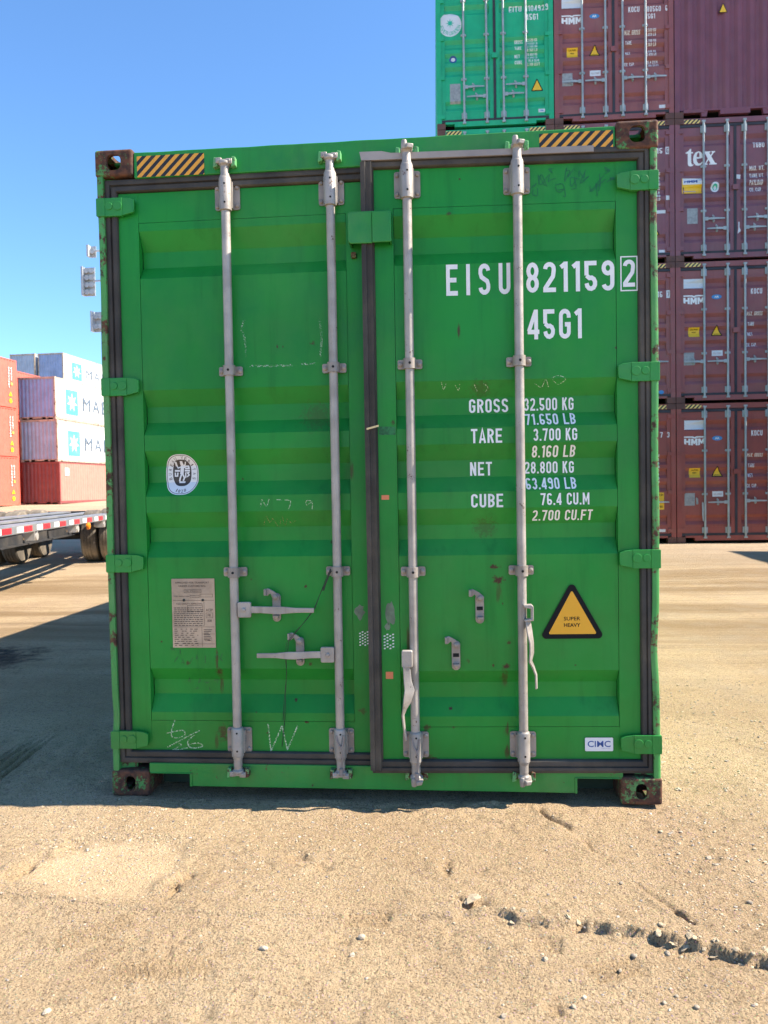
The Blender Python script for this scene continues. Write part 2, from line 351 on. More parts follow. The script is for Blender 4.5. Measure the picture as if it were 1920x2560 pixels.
# ------------------------------------------------------------------ terrain
def vnoise(x, y, seed):
    xi, yi = np.floor(x).astype(np.int64), np.floor(y).astype(np.int64); fx, fy = x-xi, y-yi
    def h(a, b):
        n = (a*374761393+b*668265263+seed*1274126177) & 0x7fffffff; n = ((n ^ (n >> 13))*1274126177) & 0x7fffffff; n = (n ^ (n >> 16)) & 0xffff
        return n/32767.5-1
    u, v = fx*fx*(3-2*fx), fy*fy*(3-2*fy)
    return (h(xi, yi)*(1-u)+h(xi+1, yi)*u)*(1-v)+(h(xi, yi+1)*(1-u)+h(xi+1, yi+1)*u)*v
def slope(y): 
    t = np.clip(np.asarray(y, float)-6.5, 0, 90); return .0225*(np.sqrt(t*t+4)-2)
def seg_dist(X, Y, pts):
    d = np.full(X.shape, 9.); s = np.zeros(X.shape)
    for (ax, ay), (bx, by) in zip(pts[:-1], pts[1:]):
        L2 = (bx-ax)**2+(by-ay)**2; t = np.clip(((X-ax)*(bx-ax)+(Y-ay)*(by-ay))/L2, 0, 1); dx, dy = X-ax-t*(bx-ax), Y-ay-t*(by-ay); dd = np.hypot(dx, dy)
        sg = np.sign((bx-ax)*(Y-ay)-(by-ay)*(X-ax)); k = dd < d; d = np.where(k, dd, d); s = np.where(k, sg, s)
    return d, s
RIDGE = [(-2.2, -.80), (-1.243, -.837), (-1.088, -.855), (-.597, -.926), (-.314, -.937), (.1, -.921), (.469, -.914), (.553, -.937), (.75, -.95), (.879, -.998), (1.062, -1.064), (1.206, -1.127), (1.6, -1.30), (2.4, -1.6)]
GROOVE = [(.709, -.075), (.872, -.438), (.994, -.757), (1.07, -.932)]
def smooth(t): t = np.clip(t, 0, 1); return t*t*(3-2*t)
def micro(X, Y, sp):
    z = np.zeros(X.shape)
    for i, (wl, a) in enumerate(((1.7, .018), (.62, .009), (.27, .0060), (.12, .0040), (.06, .0048), (.032, .0050), (.018, .0040))):
        fade = smooth((wl/np.maximum(sp, 1e-4)-2.)/2.); rough = 1.
        if wl < .1: rough = .35+.9*smooth(.5+.9*vnoise(X/.45+3, Y/.45, 91+i))
        z += a*fade*rough*vnoise(X/wl, Y/wl, 11+i)
    return z
def height(X, Y, sp):
    near = smooth((3.2-np.hypot(X*.8, Y))/1.2)
    z = micro(X, Y, sp)
    # packed wheel track in front: the far side of the ridge stands a little higher and is crumbled
    wob = .02*vnoise(X/.11, Y/.11, 5)+.008*vnoise(X/.035, Y/.035, 6)
    d, s = seg_dist(X, Y+wob*smooth((X+.3)/.8), RIDGE)
    hgt = .015+.020*smooth((X+.1)/1.2)
    side = np.where(s > 0, smooth(.5+d/.008), smooth(.5-d/.008))
    z += near*hgt*side*np.where(s > 0, np.exp(-d/.28), 1)
    z += near*.009*smooth((X-.0)/1.)*np.exp(-(d/.05)**2)*vnoise(X/.028, Y/.028, 8)
    z -= near*.35*np.where(s < 0, 1-smooth(d/.06), 0)*micro(X, Y, sp)
    d, s = seg_dist(X+.03*vnoise(X/.1, Y/.1, 3), Y, GROOVE); z += near*(-.020*np.exp(-(d/.013)**2)+.008*np.exp(-((d-.03)/.02)**2)*(s < 0))*smooth(.55+.8*vnoise(X/.1, Y/.1, 31))
    # raised pad on the left with crevices at both ends
    cx, cy = -.93, -.62; q = np.maximum(np.abs((X-cx+.15*(Y-cy))/.27), np.abs((Y-cy)/.24)); pad = near*(1-smooth((q-.80)/.25)); z -= pad*.75*micro(X, Y, sp); z -= .016*pad
    for (px, py, rx, ry, dp) in ((-1.25, -.69, .022, .07, .045), (-.645, -.76, .016, .055, .04), (-.63, -.70, .02, .04, .02), (-1.17, -.45, .05, .05, .016), (-.25, -.56, .05, .04, .022), (-.15, -.6, .03, .03, .02), (.37, -.845, .045, .025, .04), (.30, -.60, .015, .05, .02), (.4, -.61, .05, .02, .012), (.586, -1.32, .02, .03, .02), (-.03, -1.08, .05, .09, .012), (-.55, -1.1, .08, .06, .01), (.72, -.93, .03, .02, .03)):
        a = np.hypot((X-px)/rx, (Y-py)/ry)+.7*vnoise(X/.02, Y/.02, 17); z += near*(-dp*np.exp(-a*a)+.45*dp*np.exp(-((X-px+.05)**2/.0012+(Y-py)**2/(ry*ry))))
    # boot prints: wavy lugs
    for (px, py, L, W, a, ph) in ((-.80, -1.03, .27, .10, 38, 0), (-.74, -1.14, .20, .09, 60, 2), (-.60, -1.215, .15, .11, 4, 1), (-.45, -1.19, .16, .11, 8, 3), (.6, -1.045, .10, .10, 80, 1), (.05, -.93, .16, .08, 5, 2), (.78, -1.15, .18, .1, 20, 1)):
        c, s_ = math.cos(rad(a)), math.sin(rad(a)); U, V = (X-px)*c+(Y-py)*s_, -(X-px)*s_+(Y-py)*c
        m = smooth((1-np.abs(U)/(L/2))*5)*smooth((1-np.abs(V)/(W/2))*4)
        z = z*(1-.75*m*near)+near*m*(-.006+.0050*np.sin(2*math.pi*(U+.012*np.sin(V/.018))/.019+ph)+.3*micro(X, Y, sp))
    # wheel tracks in the shade at the left and further out
    for (ax, ay, bx, by, n, wv) in ((-2.86, .9, -2.92, 4.4, 7, .055), (-2.42, .8, -2.55, 3.4, 5, .055), (-1.95, .2, -2.05, 2.4, 4, .05), (-6, 6.2, -1, 5.4, 5, .09), (1.5, 3.1, 9, 3.4, 5, .09), (1.5, 5.2, 9, 5.5, 6, .1), (-7, 4.4, -1.5, 4.3, 5, .09)):
        L = math.hypot(bx-ax, by-ay); ux, uy = (bx-ax)/L, (by-ay)/L; U, V = (X-ax)*ux+(Y-ay)*uy, -(X-ax)*uy+(Y-ay)*ux
        m = smooth((1-np.abs(V)/(n*wv/2))*4)*smooth((U+1)/.6)*smooth((L+1-U)/.6)
        z += m*(-.016+.018*np.sin(2*math.pi*V/wv+1.2*vnoise(U/.5, V/.5, 44)))*smooth((wv/np.maximum(sp, 1e-4)-2.5)/2)
    flatc = smooth((1.35-np.abs(X))/.1)*smooth((Y+.02)/.08)*smooth((12.3-Y)/.2)      # trodden bed under the container
    z = z*(1-.8*flatc)-.012*flatc
    return z+slope(Y)
def axis(lo, hi, st, g0, g1, end0, end1):
    c = list(np.arange(lo, hi, st)); a = []; x, d = lo, st
    while x > end0: d *= g0; x -= d; a.append(x)
    b = []; x, d = c[-1], st
    while x < end1: d *= g1; x += d; b.append(x)
    return np.array(a[::-1]+c+b)
gx = axis(-1.75, 1.75, .0065, 1.012, 1.028, -700, 700); gy = axis(-1.62, .12, .006, 1.15, 1.022, -60, 1200)
X, Y = np.meshgrid(gx, gy); sx, sy = np.gradient(gx), np.gradient(gy); SP = np.maximum(sx[None, :], sy[:, None]*.8)
Zg = height(X, Y, SP)
me = bpy.data.meshes.new('ground'); nv = X.size; me.vertices.add(nv); me.vertices.foreach_set('co', np.stack([X, Y, Zg], -1).ravel())
ny, nx = X.shape; i0 = (np.arange(ny-1)[:, None]*nx+np.arange(nx-1)[None, :]).ravel(); q = np.stack([i0, i0+1, i0+nx+1, i0+nx], -1)
me.loops.add(q.size); me.polygons.add(len(q)); me.loops.foreach_set('vertex_index', q.ravel()); me.polygons.foreach_set('loop_start', np.arange(len(q))*4)
me.update(calc_edges=True); me.polygons.foreach_set('use_smooth', np.ones(len(q), bool))
def ground_z(x, y): return float(height(np.array([[x]]), np.array([[y]]), np.array([[.006]]))[0, 0])
k = NT('sandy_dirt'); v = k.coord(False); s = k.n('ShaderNodeSeparateXYZ'); k.l(v, s.inputs[0])
DIRT_A, DIRT_B, DIRT_C = (.66, .485, .295), (.54, .385, .23), (.50, .40, .295)
c = k.mix(k.ramp(k.noise(v, 1.1, 8, .62), .35, .66), DIRT_A, DIRT_B)
pd = k.n('ShaderNodeVectorMath', operation='MULTIPLY_ADD'); k.l(v, pd.inputs[0]); pd.inputs[1].default_value = (1/.30, 1/.235, 0); pd.inputs[2].default_value = (.93/.30, .645/.235, 0)
pl = k.n('ShaderNodeVectorMath', operation='LENGTH'); k.l(pd.outputs[0], pl.inputs[0])
loose = k.math('MULTIPLY_ADD', k.ramp(k.math('MULTIPLY_ADD', k.noise(v, 6, 6, .7), .9, k.math('SUBTRACT', pl.outputs['Value'], .45)), .75, 1.15), .38, .62)   # trodden smooth on the pad, loose elsewhere
c = k.mix(k.math('MULTIPLY', k.math('MULTIPLY', k.ramp(k.noise(v, 38, 6, .72), .48, .72), .8), loose), c, (.26, .18, .105)); c = k.mix(k.math('MULTIPLY', k.math('MULTIPLY', k.ramp(k.noise(v, 150, 3, .7), .53, .64), .85), loose), c, (.15, .105, .065)); c = k.mix(k.math('MULTIPLY', k.ramp(k.noise(v, 110, 3, .7), .60, .70), .6), c, (.62, .52, .38))
wet = k.n('ShaderNodeVectorMath', operation='DISTANCE'); k.l(v, wet.inputs[0]); wet.inputs[1].default_value = (-3.75, 2.7, 0); c = k.mix(k.ramp(k.math('MULTIPLY_ADD', k.noise(v, 5, 7, .7), 1.6, k.math('MULTIPLY', wet.outputs['Value'], -1.)), .05, .45), c, (.05, .04, .035))
vor = k.n('ShaderNodeTexVoronoi'); vor.inputs['Scale'].default_value = 95; k.l(v, vor.inputs['Vector'])
c = k.mix(k.math('MULTIPLY', k.math('LESS_THAN', vor.outputs['Distance'], .26), .35), c, k.mix(.5, vor.outputs['Color'], (.45, .36, .26)))
trk = k.noise(k.coord(False, (.05, .9, 1)), 1., 6, .65)
far = k.ramp(s.outputs[1], .2, 5.5)
c = k.mix(k.math('MULTIPLY', k.ramp(trk, .42, .58), k.math('MULTIPLY', far, .85)), c, (.30, .20, .105)); c = k.mix(k.math('MULTIPLY', k.ramp(k.noise(k.coord(False, (.25, 3.2, 1)), 1.3, 6, .7), .55, .7), k.math('MULTIPLY', k.ramp(s.outputs[1], .5, 3.), .6)), c, (.24, .17, .10))
c = k.mix(k.math('MULTIPLY', k.ramp(s.outputs[1], 7.6, 12.), .55), c, DIRT_C)
c = k.mix(k.math('MULTIPLY', k.ramp(s.outputs[0], 1.1, 2.6), k.math('MULTIPLY', k.ramp(k.noise(v, 2.6, 7, .6), .4, .7), .4)), c, (.42, .34, .25))
k.l(c, k.b.inputs['Base Color']); k.b.inputs['Roughness'].default_value = .95; k.b.inputs['Specular IOR Level'].default_value = .12
h = k.math('MULTIPLY_ADD', k.noise(v, 90, 6, .7), 1., k.math('MULTIPLY', k.noise(v, 260, 3, .7), .5)); h = k.math('SUBTRACT', h, k.math('MULTIPLY', vor.outputs['Distance'], .25))
h = k.math('ADD', h, k.math('MULTIPLY', k.noise(k.coord(False, (.12, 2.4, 1)), 4, 6, .65), k.math('MULTIPLY', far, 3.5)))
h = k.math('MULTIPLY', h, loose); k.bump(h, 1., .024); m_dirt = k.m
me.materials.append(m_dirt); ground = bpy.data.objects.new('ground', me); C.objects.link(ground); ground['kind'] = 'structure'

# ------------------------------------------------------------------ container pieces shared by all
HC, STD, LEN = 2.896, 2.591, 12.19
def casting_mesh(bot=False, detail=True):
    """hollow corner casting, outer corner at the origin; x inwards, y inwards, z up from its lower face"""
    W, D, H = .174, .178, .118
    if not detail:
        m = MB(); m.box(0, W, 0, D, 0, H); m.prism_y(ell(.088, H/2, .026, .034, 14), -.002, .01); return m.mesh('corner_casting')
    def obj(mb, bev=0):
        o = mb.build('tmp', None); 
        if bev:
            b = o.modifiers.new('b', 'BEVEL'); b.width = bev; b.segments = 4; b.limit_method = 'NONE'
        return o
    body = obj(MB().box(0, W, 0, D, 0, H), .012); cut = []
    cut.append(obj(MB().box(.015, W-.016, .016, D-.016, .018, H-.018)))
    cut.append(obj(MB().prism_y(rrect(.088-.024, .088+.024, H/2-.034, H/2+.034, .0235) if bot else rrect(.088-.034, .088+.032, H/2-.033, H/2+.036, .026), -.05, .05)))
    m = MB(); m.prism_y(rrect(.06, .125, .025, .095, .03), -.05, .05); m.v = [(y, x, z) for x, y, z in m.v]; cut.append(obj(m))
    m = MB(); m.prism_y(rrect(.055, .118, .03, .15, .03), -.05, .05); m.v = [(x, z, (y if bot else H+y)) for x, y, z in m.v]; cut.append(obj(m))
    for c_ in cut:
        b = body.modifiers.new('c', 'BOOLEAN'); b.object = c_; b.operation = 'DIFFERENCE'; b.solver = 'EXACT'
    dg = bpy.context.evaluated_depsgraph_get(); dg.update()
    me = bpy.data.meshes.new_from_object(body.evaluated_get(dg)); me.name = 'corner_casting'
    for o in cut+[body]: bpy.data.objects.remove(o)
    return me
def mirror_mesh(me, axis):
    m = me.copy(); bm = bmesh.new(); bm.from_mesh(m); bmesh.ops.scale(bm, vec=tuple(-1 if i in axis else 1 for i in range(3)), verts=bm.verts)
    if len(axis) % 2: bmesh.ops.reverse_faces(bm, faces=bm.faces)
    bm.to_mesh(m); bm.free(); return m
def corrugated(length, h0, h1, pitch, depth, axis_x=True, seg=1):
    """vertical corrugations along an axis, returns MB in plane y=0 (outer face), going inwards +y"""
    pr = []; n = int(length/pitch); st = length/n
    for i in range(n):
        a = i*st; pr += [(a, 0), (a+st*.26, 0), (a+st*.5, depth), (a+st*.76, depth)]
    pr.append((length, 0)); mb = MB(); m = len(pr)
    mb.add([(a, d, h0) for a, d in pr]+[(a, d, h1) for a, d in pr], [(i, i+1, m+i+1, m+i) for i in range(m-1)]); return mb
SIDE_IN = .036
def shell(h, L=LEN, cast=None, main=False):
    """meshes of everything but the door end; container local: x -1.219..1.219, y 0..L, z 0..h"""
    d = {}; W = 1.219
    fr = MB()
    for sx in (-1, 1):
        a, b = sorted((sx*W*.9975, sx*(W-.10)))
        if not main: fr.box(a, b, .006, .12, .118, h-.118)
        fr.box(a, b, L-.12, L-.006, .118, h-.118)
        a, b = sorted((sx*W*.9975, sx*(W-.06)))
        fr.box(a, b, .16, L-.16, h-.075, h-.012); fr.box(a, b, .16, L-.16, .03, .18)
    fr.box(-1.04, 1.04, L-.11, L-.008, h-.13, h-.01)
    for (xa, xb) in ((-1.04, -.62), (-.30, .30), (.62, 1.04)): fr.box(xa, xb, L-.12, L-.01, .05 if xa == -.3 else .10, .17)
    fr.box(-.62, -.30, L-.12, L-.012, .135, .17); fr.box(.30, .62, L-.12, L-.012, .135, .17)
    for xa in (-.62, .62): fr.prism_y([(xa-.05, .02), (xa+.05, .02), (xa+.07, .135), (xa-.07, .135)], L-.10, L-.02)
    if not main:
        fr.box(-1.045, 1.045, .010, .11, h-.118, h-.012); fr.box(-.85, .85, .012, .12, .045, .148)
        for a, b in ((-1.045, -.85), (.85, 1.045)): fr.box(a, b, .014, .12, .105, .148)
        fr.box(-1.18, 1.18, .082, .12, .12, h-.12)
    d['frame'] = fr.mesh('frame')
    m = corrugated(L-.24, .17, h-.07, .276, SIDE_IN); a = MB(); a.add([(W-.008-y, .12+x, z) for x, y, z in m.v], m.f); b = MB(); b.add([(-W+.008+y, .12+x, z) for x, y, z in m.v], m.f)
    d['side'] = (a.mesh('side_wall'), b.mesh('side_wall'))
    m = corrugated(2*W-.20, .16, h-.11, .248, .045); e = MB(); e.add([(W-.10-x, L-.02-y, z) for x, y, z in m.v], m.f); d['end'] = e.mesh('end_wall')
    d['roof'] = MB().box(-1.17, 1.17, .1, L-.1, h-.03, h-.018).mesh('roof'); d['floor'] = MB().box(-1.17, 1.17, .1, L-.1, .13, .16).mesh('underside')
    return d
def place_castings(par, h, L, cs, mat, name='corner_casting'):
    lo, hi = cs
    for zi, (msh, z) in enumerate(((lo, 0), (hi, h-.118))):
        for fl, x, y in (((), -1.219, 0), ((0,), 1.219, 0), ((1,), -1.219, L), ((0, 1), 1.219, L)):
            key = fl; o = link(name, msh[key], par, mat); o.location = (x, y, z)
def casting_set(detail):
    res = []
    for bot in (True, False):
        b = casting_mesh(bot, detail); res.append({(): b, (0,): mirror_mesh(b, (0,)), (1,): mirror_mesh(b, (1,)), (0, 1): mirror_mesh(b, (0, 1))})
    return res
CS_HI = casting_set(True); CS_LO = casting_set(False)

# ------------------------------------------------------------------ door panels
TR = [(2.541, 2.458, 2.388, 2.330), (1.834, 1.762, 1.691, 1.632), (1.562, 1.493, 1.420, 1.356), (1.284, 1.212, 1.150, 1.081), (.578, .518, .452, .378)]
TD = .043
WAV = .0009
def wavy(x, z, y0=.03, a=WAV):
    return a*float(vnoise(np.array(x/.23), np.array(z/.19+50*y0), 71))+a*.4*float(vnoise(np.array(x/.08), np.array(z/.09), 72))
def trough_y(z, tr=TR, dp=TD):
    for a, b, c_, d in tr:
        if d <= z <= a:
            if z >= b: return dp*(a-z)/(a-b)
            if z <= c_: return dp*(z-d)/(c_-d)
            return dp
    return 0.
BREAKS = sorted(z for t in TR for z in t)
def door_mesh(X0, X1, Z0, Z1, xa, xb, za, zb, y0, tr=TR, dp=TD, wav=0., th=.04, nx=26, seam=.0018):
    """one leaf: flush frame of flat steel, seam line, and a pressed panel with horizontal troughs"""
    mb = MB(); g = seam
    # frame plates around the panel
    for (a, b, c_, d) in ((X0, xa, Z0, Z1), (xb, X1, Z0, Z1), (xa, xb, Z0, za), (xa, xb, zb, Z1)):
        mb.box(a, b, y0, y0+th, c_, d) if (c_, d) == (Z0, Z1) else mb.box(a, b, y0+.0015, y0+th, c_, d)
    zs = [za+g]
    for t in sorted(tr, key=lambda t: t[3]): zs += [t[3], t[2], t[1], t[0]]
    full = []
    for a, b in zip(zs, zs[1:]+[zb-g]):
        n = max(1, int((b-a)/.06)); full += [a+(b-a)*i/n for i in range(n)]
    full.append(zb-g); xs = [xa+g+(xb-xa-2*g)*i/nx for i in range(nx+1)]
    vs_ = []
    for z in full:
        y = trough_y(z, tr, dp)
        for x in xs:
            yy = y
            if wav: yy += wavy(x, z, y0, wav)*smooth(min(x-xa, xb-x)/.05)
            vs_.append((x, y0+.0012+yy, z))
    n = len(xs); fs = [(j*n+i, j*n+i+1, (j+1)*n+i+1, (j+1)*n+i) for j in range(len(full)-1) for i in range(nx)]
    mb.add(vs_, fs); mb.box(xa, xb, y0+dp+.004, y0+dp+.008, za, zb)
    return mb
def gasket_sweep(paths, prof):
    """prof [(inward offset, y)], paths: function(offset)-> list of (x,z)"""
    mb = MB(); pts = [paths(o) for o, _ in prof]; n = len(pts[0]); m = len(prof)
    mb.add([(pts[j][i][0], prof[j][1], pts[j][i][1]) for j in range(m) for i in range(n)], [(j*n+i, j*n+i+1, (j+1)*n+i+1, (j+1)*n+i) for j in range(m-1) for i in range(n-1)]); return mb

# ------------------------------------------------------------------ the green container in front
G0 = thing('shipping_container', 'large green container in the foreground with white lettering and four grey locking bars', 'shipping container')
d = shell(HC, main=True)
link('frame', d['frame'], G0, m_green_f); link('side_wall', d['side'][0], G0, m_green_f); link('side_wall', d['side'][1], G0, m_green_f)
link('end_wall', d['end'], G0, m_green_f); link('roof', d['roof'], G0, m_green_h); link('underside', d['floor'], G0, m_dark)
place_castings(G0, HC, LEN, CS_HI, m_cast)
# corner posts, dented
def post(sg):
    mb = MB(); n = 60; zz0, zz1 = .112, 2.784; prof = [(.0, .16), (.0, .016), (.003, .008), (.010, .0045), (.026, .0045), (.030, .007), (.031, .035), (.10, .05), (.10, .16)]
    vs_ = []
    for i in range(n+1):
        z = zz0+(zz1-zz0)*i/n; dx = .0025*float(vnoise(np.array(z/.25), np.array(sg*3.), 5))
        dent = -.008*math.exp(-((z-.67)/.12)**2) if sg > 0 else -.006*math.exp(-((z-.36)/.08)**2)
        for j, (px, py) in enumerate(prof):
            k_ = 1. if px < .05 else 0.
            vs_.append((sg*(1.2145+(dx+dent-px*1)*1. if k_ else 1.2145-px), py+(.004*abs(dent)/.011 if k_ else 0), z))
    m = len(prof); mb.add(vs_, [(i*m+j, i*m+j+1, (i+1)*m+j+1, (i+1)*m+j) for i in range(n) for j in range(m-1)]); return mb
for sg in (-1, 1): post(sg).build('corner_post', m_post, G0, smooth=True)
hd = MB(); n = 40
top = [(1.043-2.086*i/n, 2.880+.0012*math.sin(i*1.3)*math.sin(i*.37)-.0015*math.exp(-((i-6)/2)**2)) for i in range(n+1)]
hd.prism_y([(-1.043, 2.768), (1.043, 2.768)]+top, .010, .11); hd.build('door_header', m_green_h, G0, bevel=.004)
sill = MB(); po = [(-1.03, .104), (-.862, .104), (-.848, .092), (-.847, .047)]
sill.prism_y([(-1.044, .150), (-1.044, .108)]+po+[(.852, .044), (.853, .092), (.866, .109), (1.03, .109), (1.056, .104), (1.056, .150)], .010, .10)
sill.box(-.857, -.846, .006, .12, .046, .106); sill.box(-1.04, -.846, .006, .05, .104, .109); sill.box(.851, .862, .006, .12, .043, .11); sill.box(.851, 1.05, .006, .05, .109, .114)
sill.build('door_sill', m_green_f, G0, bevel=.003)
pk = MB(); pk.box(-1.043, -.858, .18, .20, -.0, .15); pk.box(.863, 1.05, .18, .20, 0, .15); pk.box(-.846, .85, .05, .10, .05, .15); pk.build('pocket_shade', M('pocket_shade_dark', (.03, .05, .03), .8), G0)  # dark sheets stand in for the shade inside the hollow sill pockets
for sx in (-1, 1):   # back of the door recess
    pass
MB().box(-1.19, 1.19, .085, .095, .15, 2.77).build('door_backing', m_dark, G0)

def door_obj(name, mb, mat, rot=0., hx=0.):
    """mesh keeps container coordinates; a turn about the hinge is put on the object"""
    o = mb.build(name, mat, G0, smooth=True, sharp=14)
    if rot:
        h = Vector((hx, .035, 0)); o.matrix_local = Matrix.Translation(h) @ Matrix.Rotation(rot, 4, 'Z') @ Matrix.Translation(-h)
    return o
YL = .030
dl = door_obj('door', door_mesh(-1.127, -.028, .194, 2.709, -1.037, -.105, .339, 2.578, YL, wav=.0009, nx=40), m_green_l)
AJ = rad(2.2)
dr = door_obj('door', door_mesh(.022, 1.134, .190, 2.738, .104, 1.046, .331, 2.574, YL, wav=.0009, nx=40), m_green_r, rot=AJ, hx=1.185)
dl['label'] = 'left door leaf, fully shut'; dr['label'] = 'right door leaf, slightly ajar, carrying the white weights and numbers'
# gaskets
PR = [(0, .03), (0, .020), (.010, .017), (.022, .017), (.026, .026), (.030, .026), (.034, .014), (.052, .012), (.056, .018), (.057, .034)]
def pl_(o): return [(-.03, .148+o), (-1.184+o, .148+o), (-1.184+o, 2.768-o), (-.03, 2.768-o)]
gasket_sweep(pl_, [(o*.82 if False else o, y) for o, y in PR]).build('gasket', m_gasket, dl)
def pr_(o): return [(.022-.046+o*.82, .134+o), (.022-.046+o*.82, 2.796-o), (1.184-o*.85, 2.796-o), (1.184-o*.85, .134+o), (.022-.046+o*.82, .134+o)]
PRr = [(0, .030), (0, .016), (.012, .010), (.024, .010), (.027, .018), (.031, .018), (.034, .010), (.052, .010), (.056, .016), (.058, .034)]
gk = gasket_sweep(pr_, PRr).build('gasket', m_gasket, dr)
# upturned rubber lip along the top of the right leaf, and the mitred corner piece
lip = MB(); lip.prism_y([(-.026, 2.770), (.04, 2.770), (.95, 2.772), (.95, 2.797), (.10, 2.797), (.06, 2.806), (-.034, 2.806)], .002, .016); lip.build('rubber_lip', M('sunlit_rubber', (.30, .27, .26), .7, var=.25, dust=.4), dr)  # rubber coloured pale for the sunlight that catches this top lip
gasket_sweep(lambda o: [(-.032+o, .15), (-.032+o, 2.765)], [(0, .012), (.0, .004), (.012, -.002), (.020, -.002), (.024, .006), (.030, .006), (.046, -.001), (.050, .012)]).build('rubber_lip', m_gasket, dr)

# hinges
def hinge(par, sg, zc, hh=.080, xin=1.045):
    mb = MB(); y = .003; p = [(sg*1.10, zc-hh/2+.002), (sg*(xin+.003), zc-hh/2+.014), (sg*xin, zc-hh/2+.03), (sg*xin, zc+hh/2-.012), (sg*(xin+.02), zc+hh/2-.004), (sg*1.10, zc+hh/2)]
    if sg > 0: p = p[::-1]
    mb.prism_y(p, y, y+.014)
    a, b = sorted((sg*1.10, sg*1.178)); mb.box(a, b, y-.002, y+.02, zc-hh/2, zc+hh/2)
    a, b = sorted((sg*1.176, sg*1.2165)); mb.prism_y(rrect(a, b, zc-hh/2, zc+hh/2, .004, 2), -.002, .075)
    for x, r in ((1.118, .020), (1.158, .017)):
        mb.lathe([(r, -.004), (r, 0), (r*.62, 0), (r*.62, -.003), (r*.3, -.003)], (sg*x, y-.002, zc+.004), 'y', 18)
    return mb.build('hinge', m_green_p, par, bevel=.003)
for zc in (2.644, 1.850, 1.058, .257): hinge(dl, -1, zc)
for zc in (2.646, 1.850, 1.058, .262): hinge(dr, 1, zc)

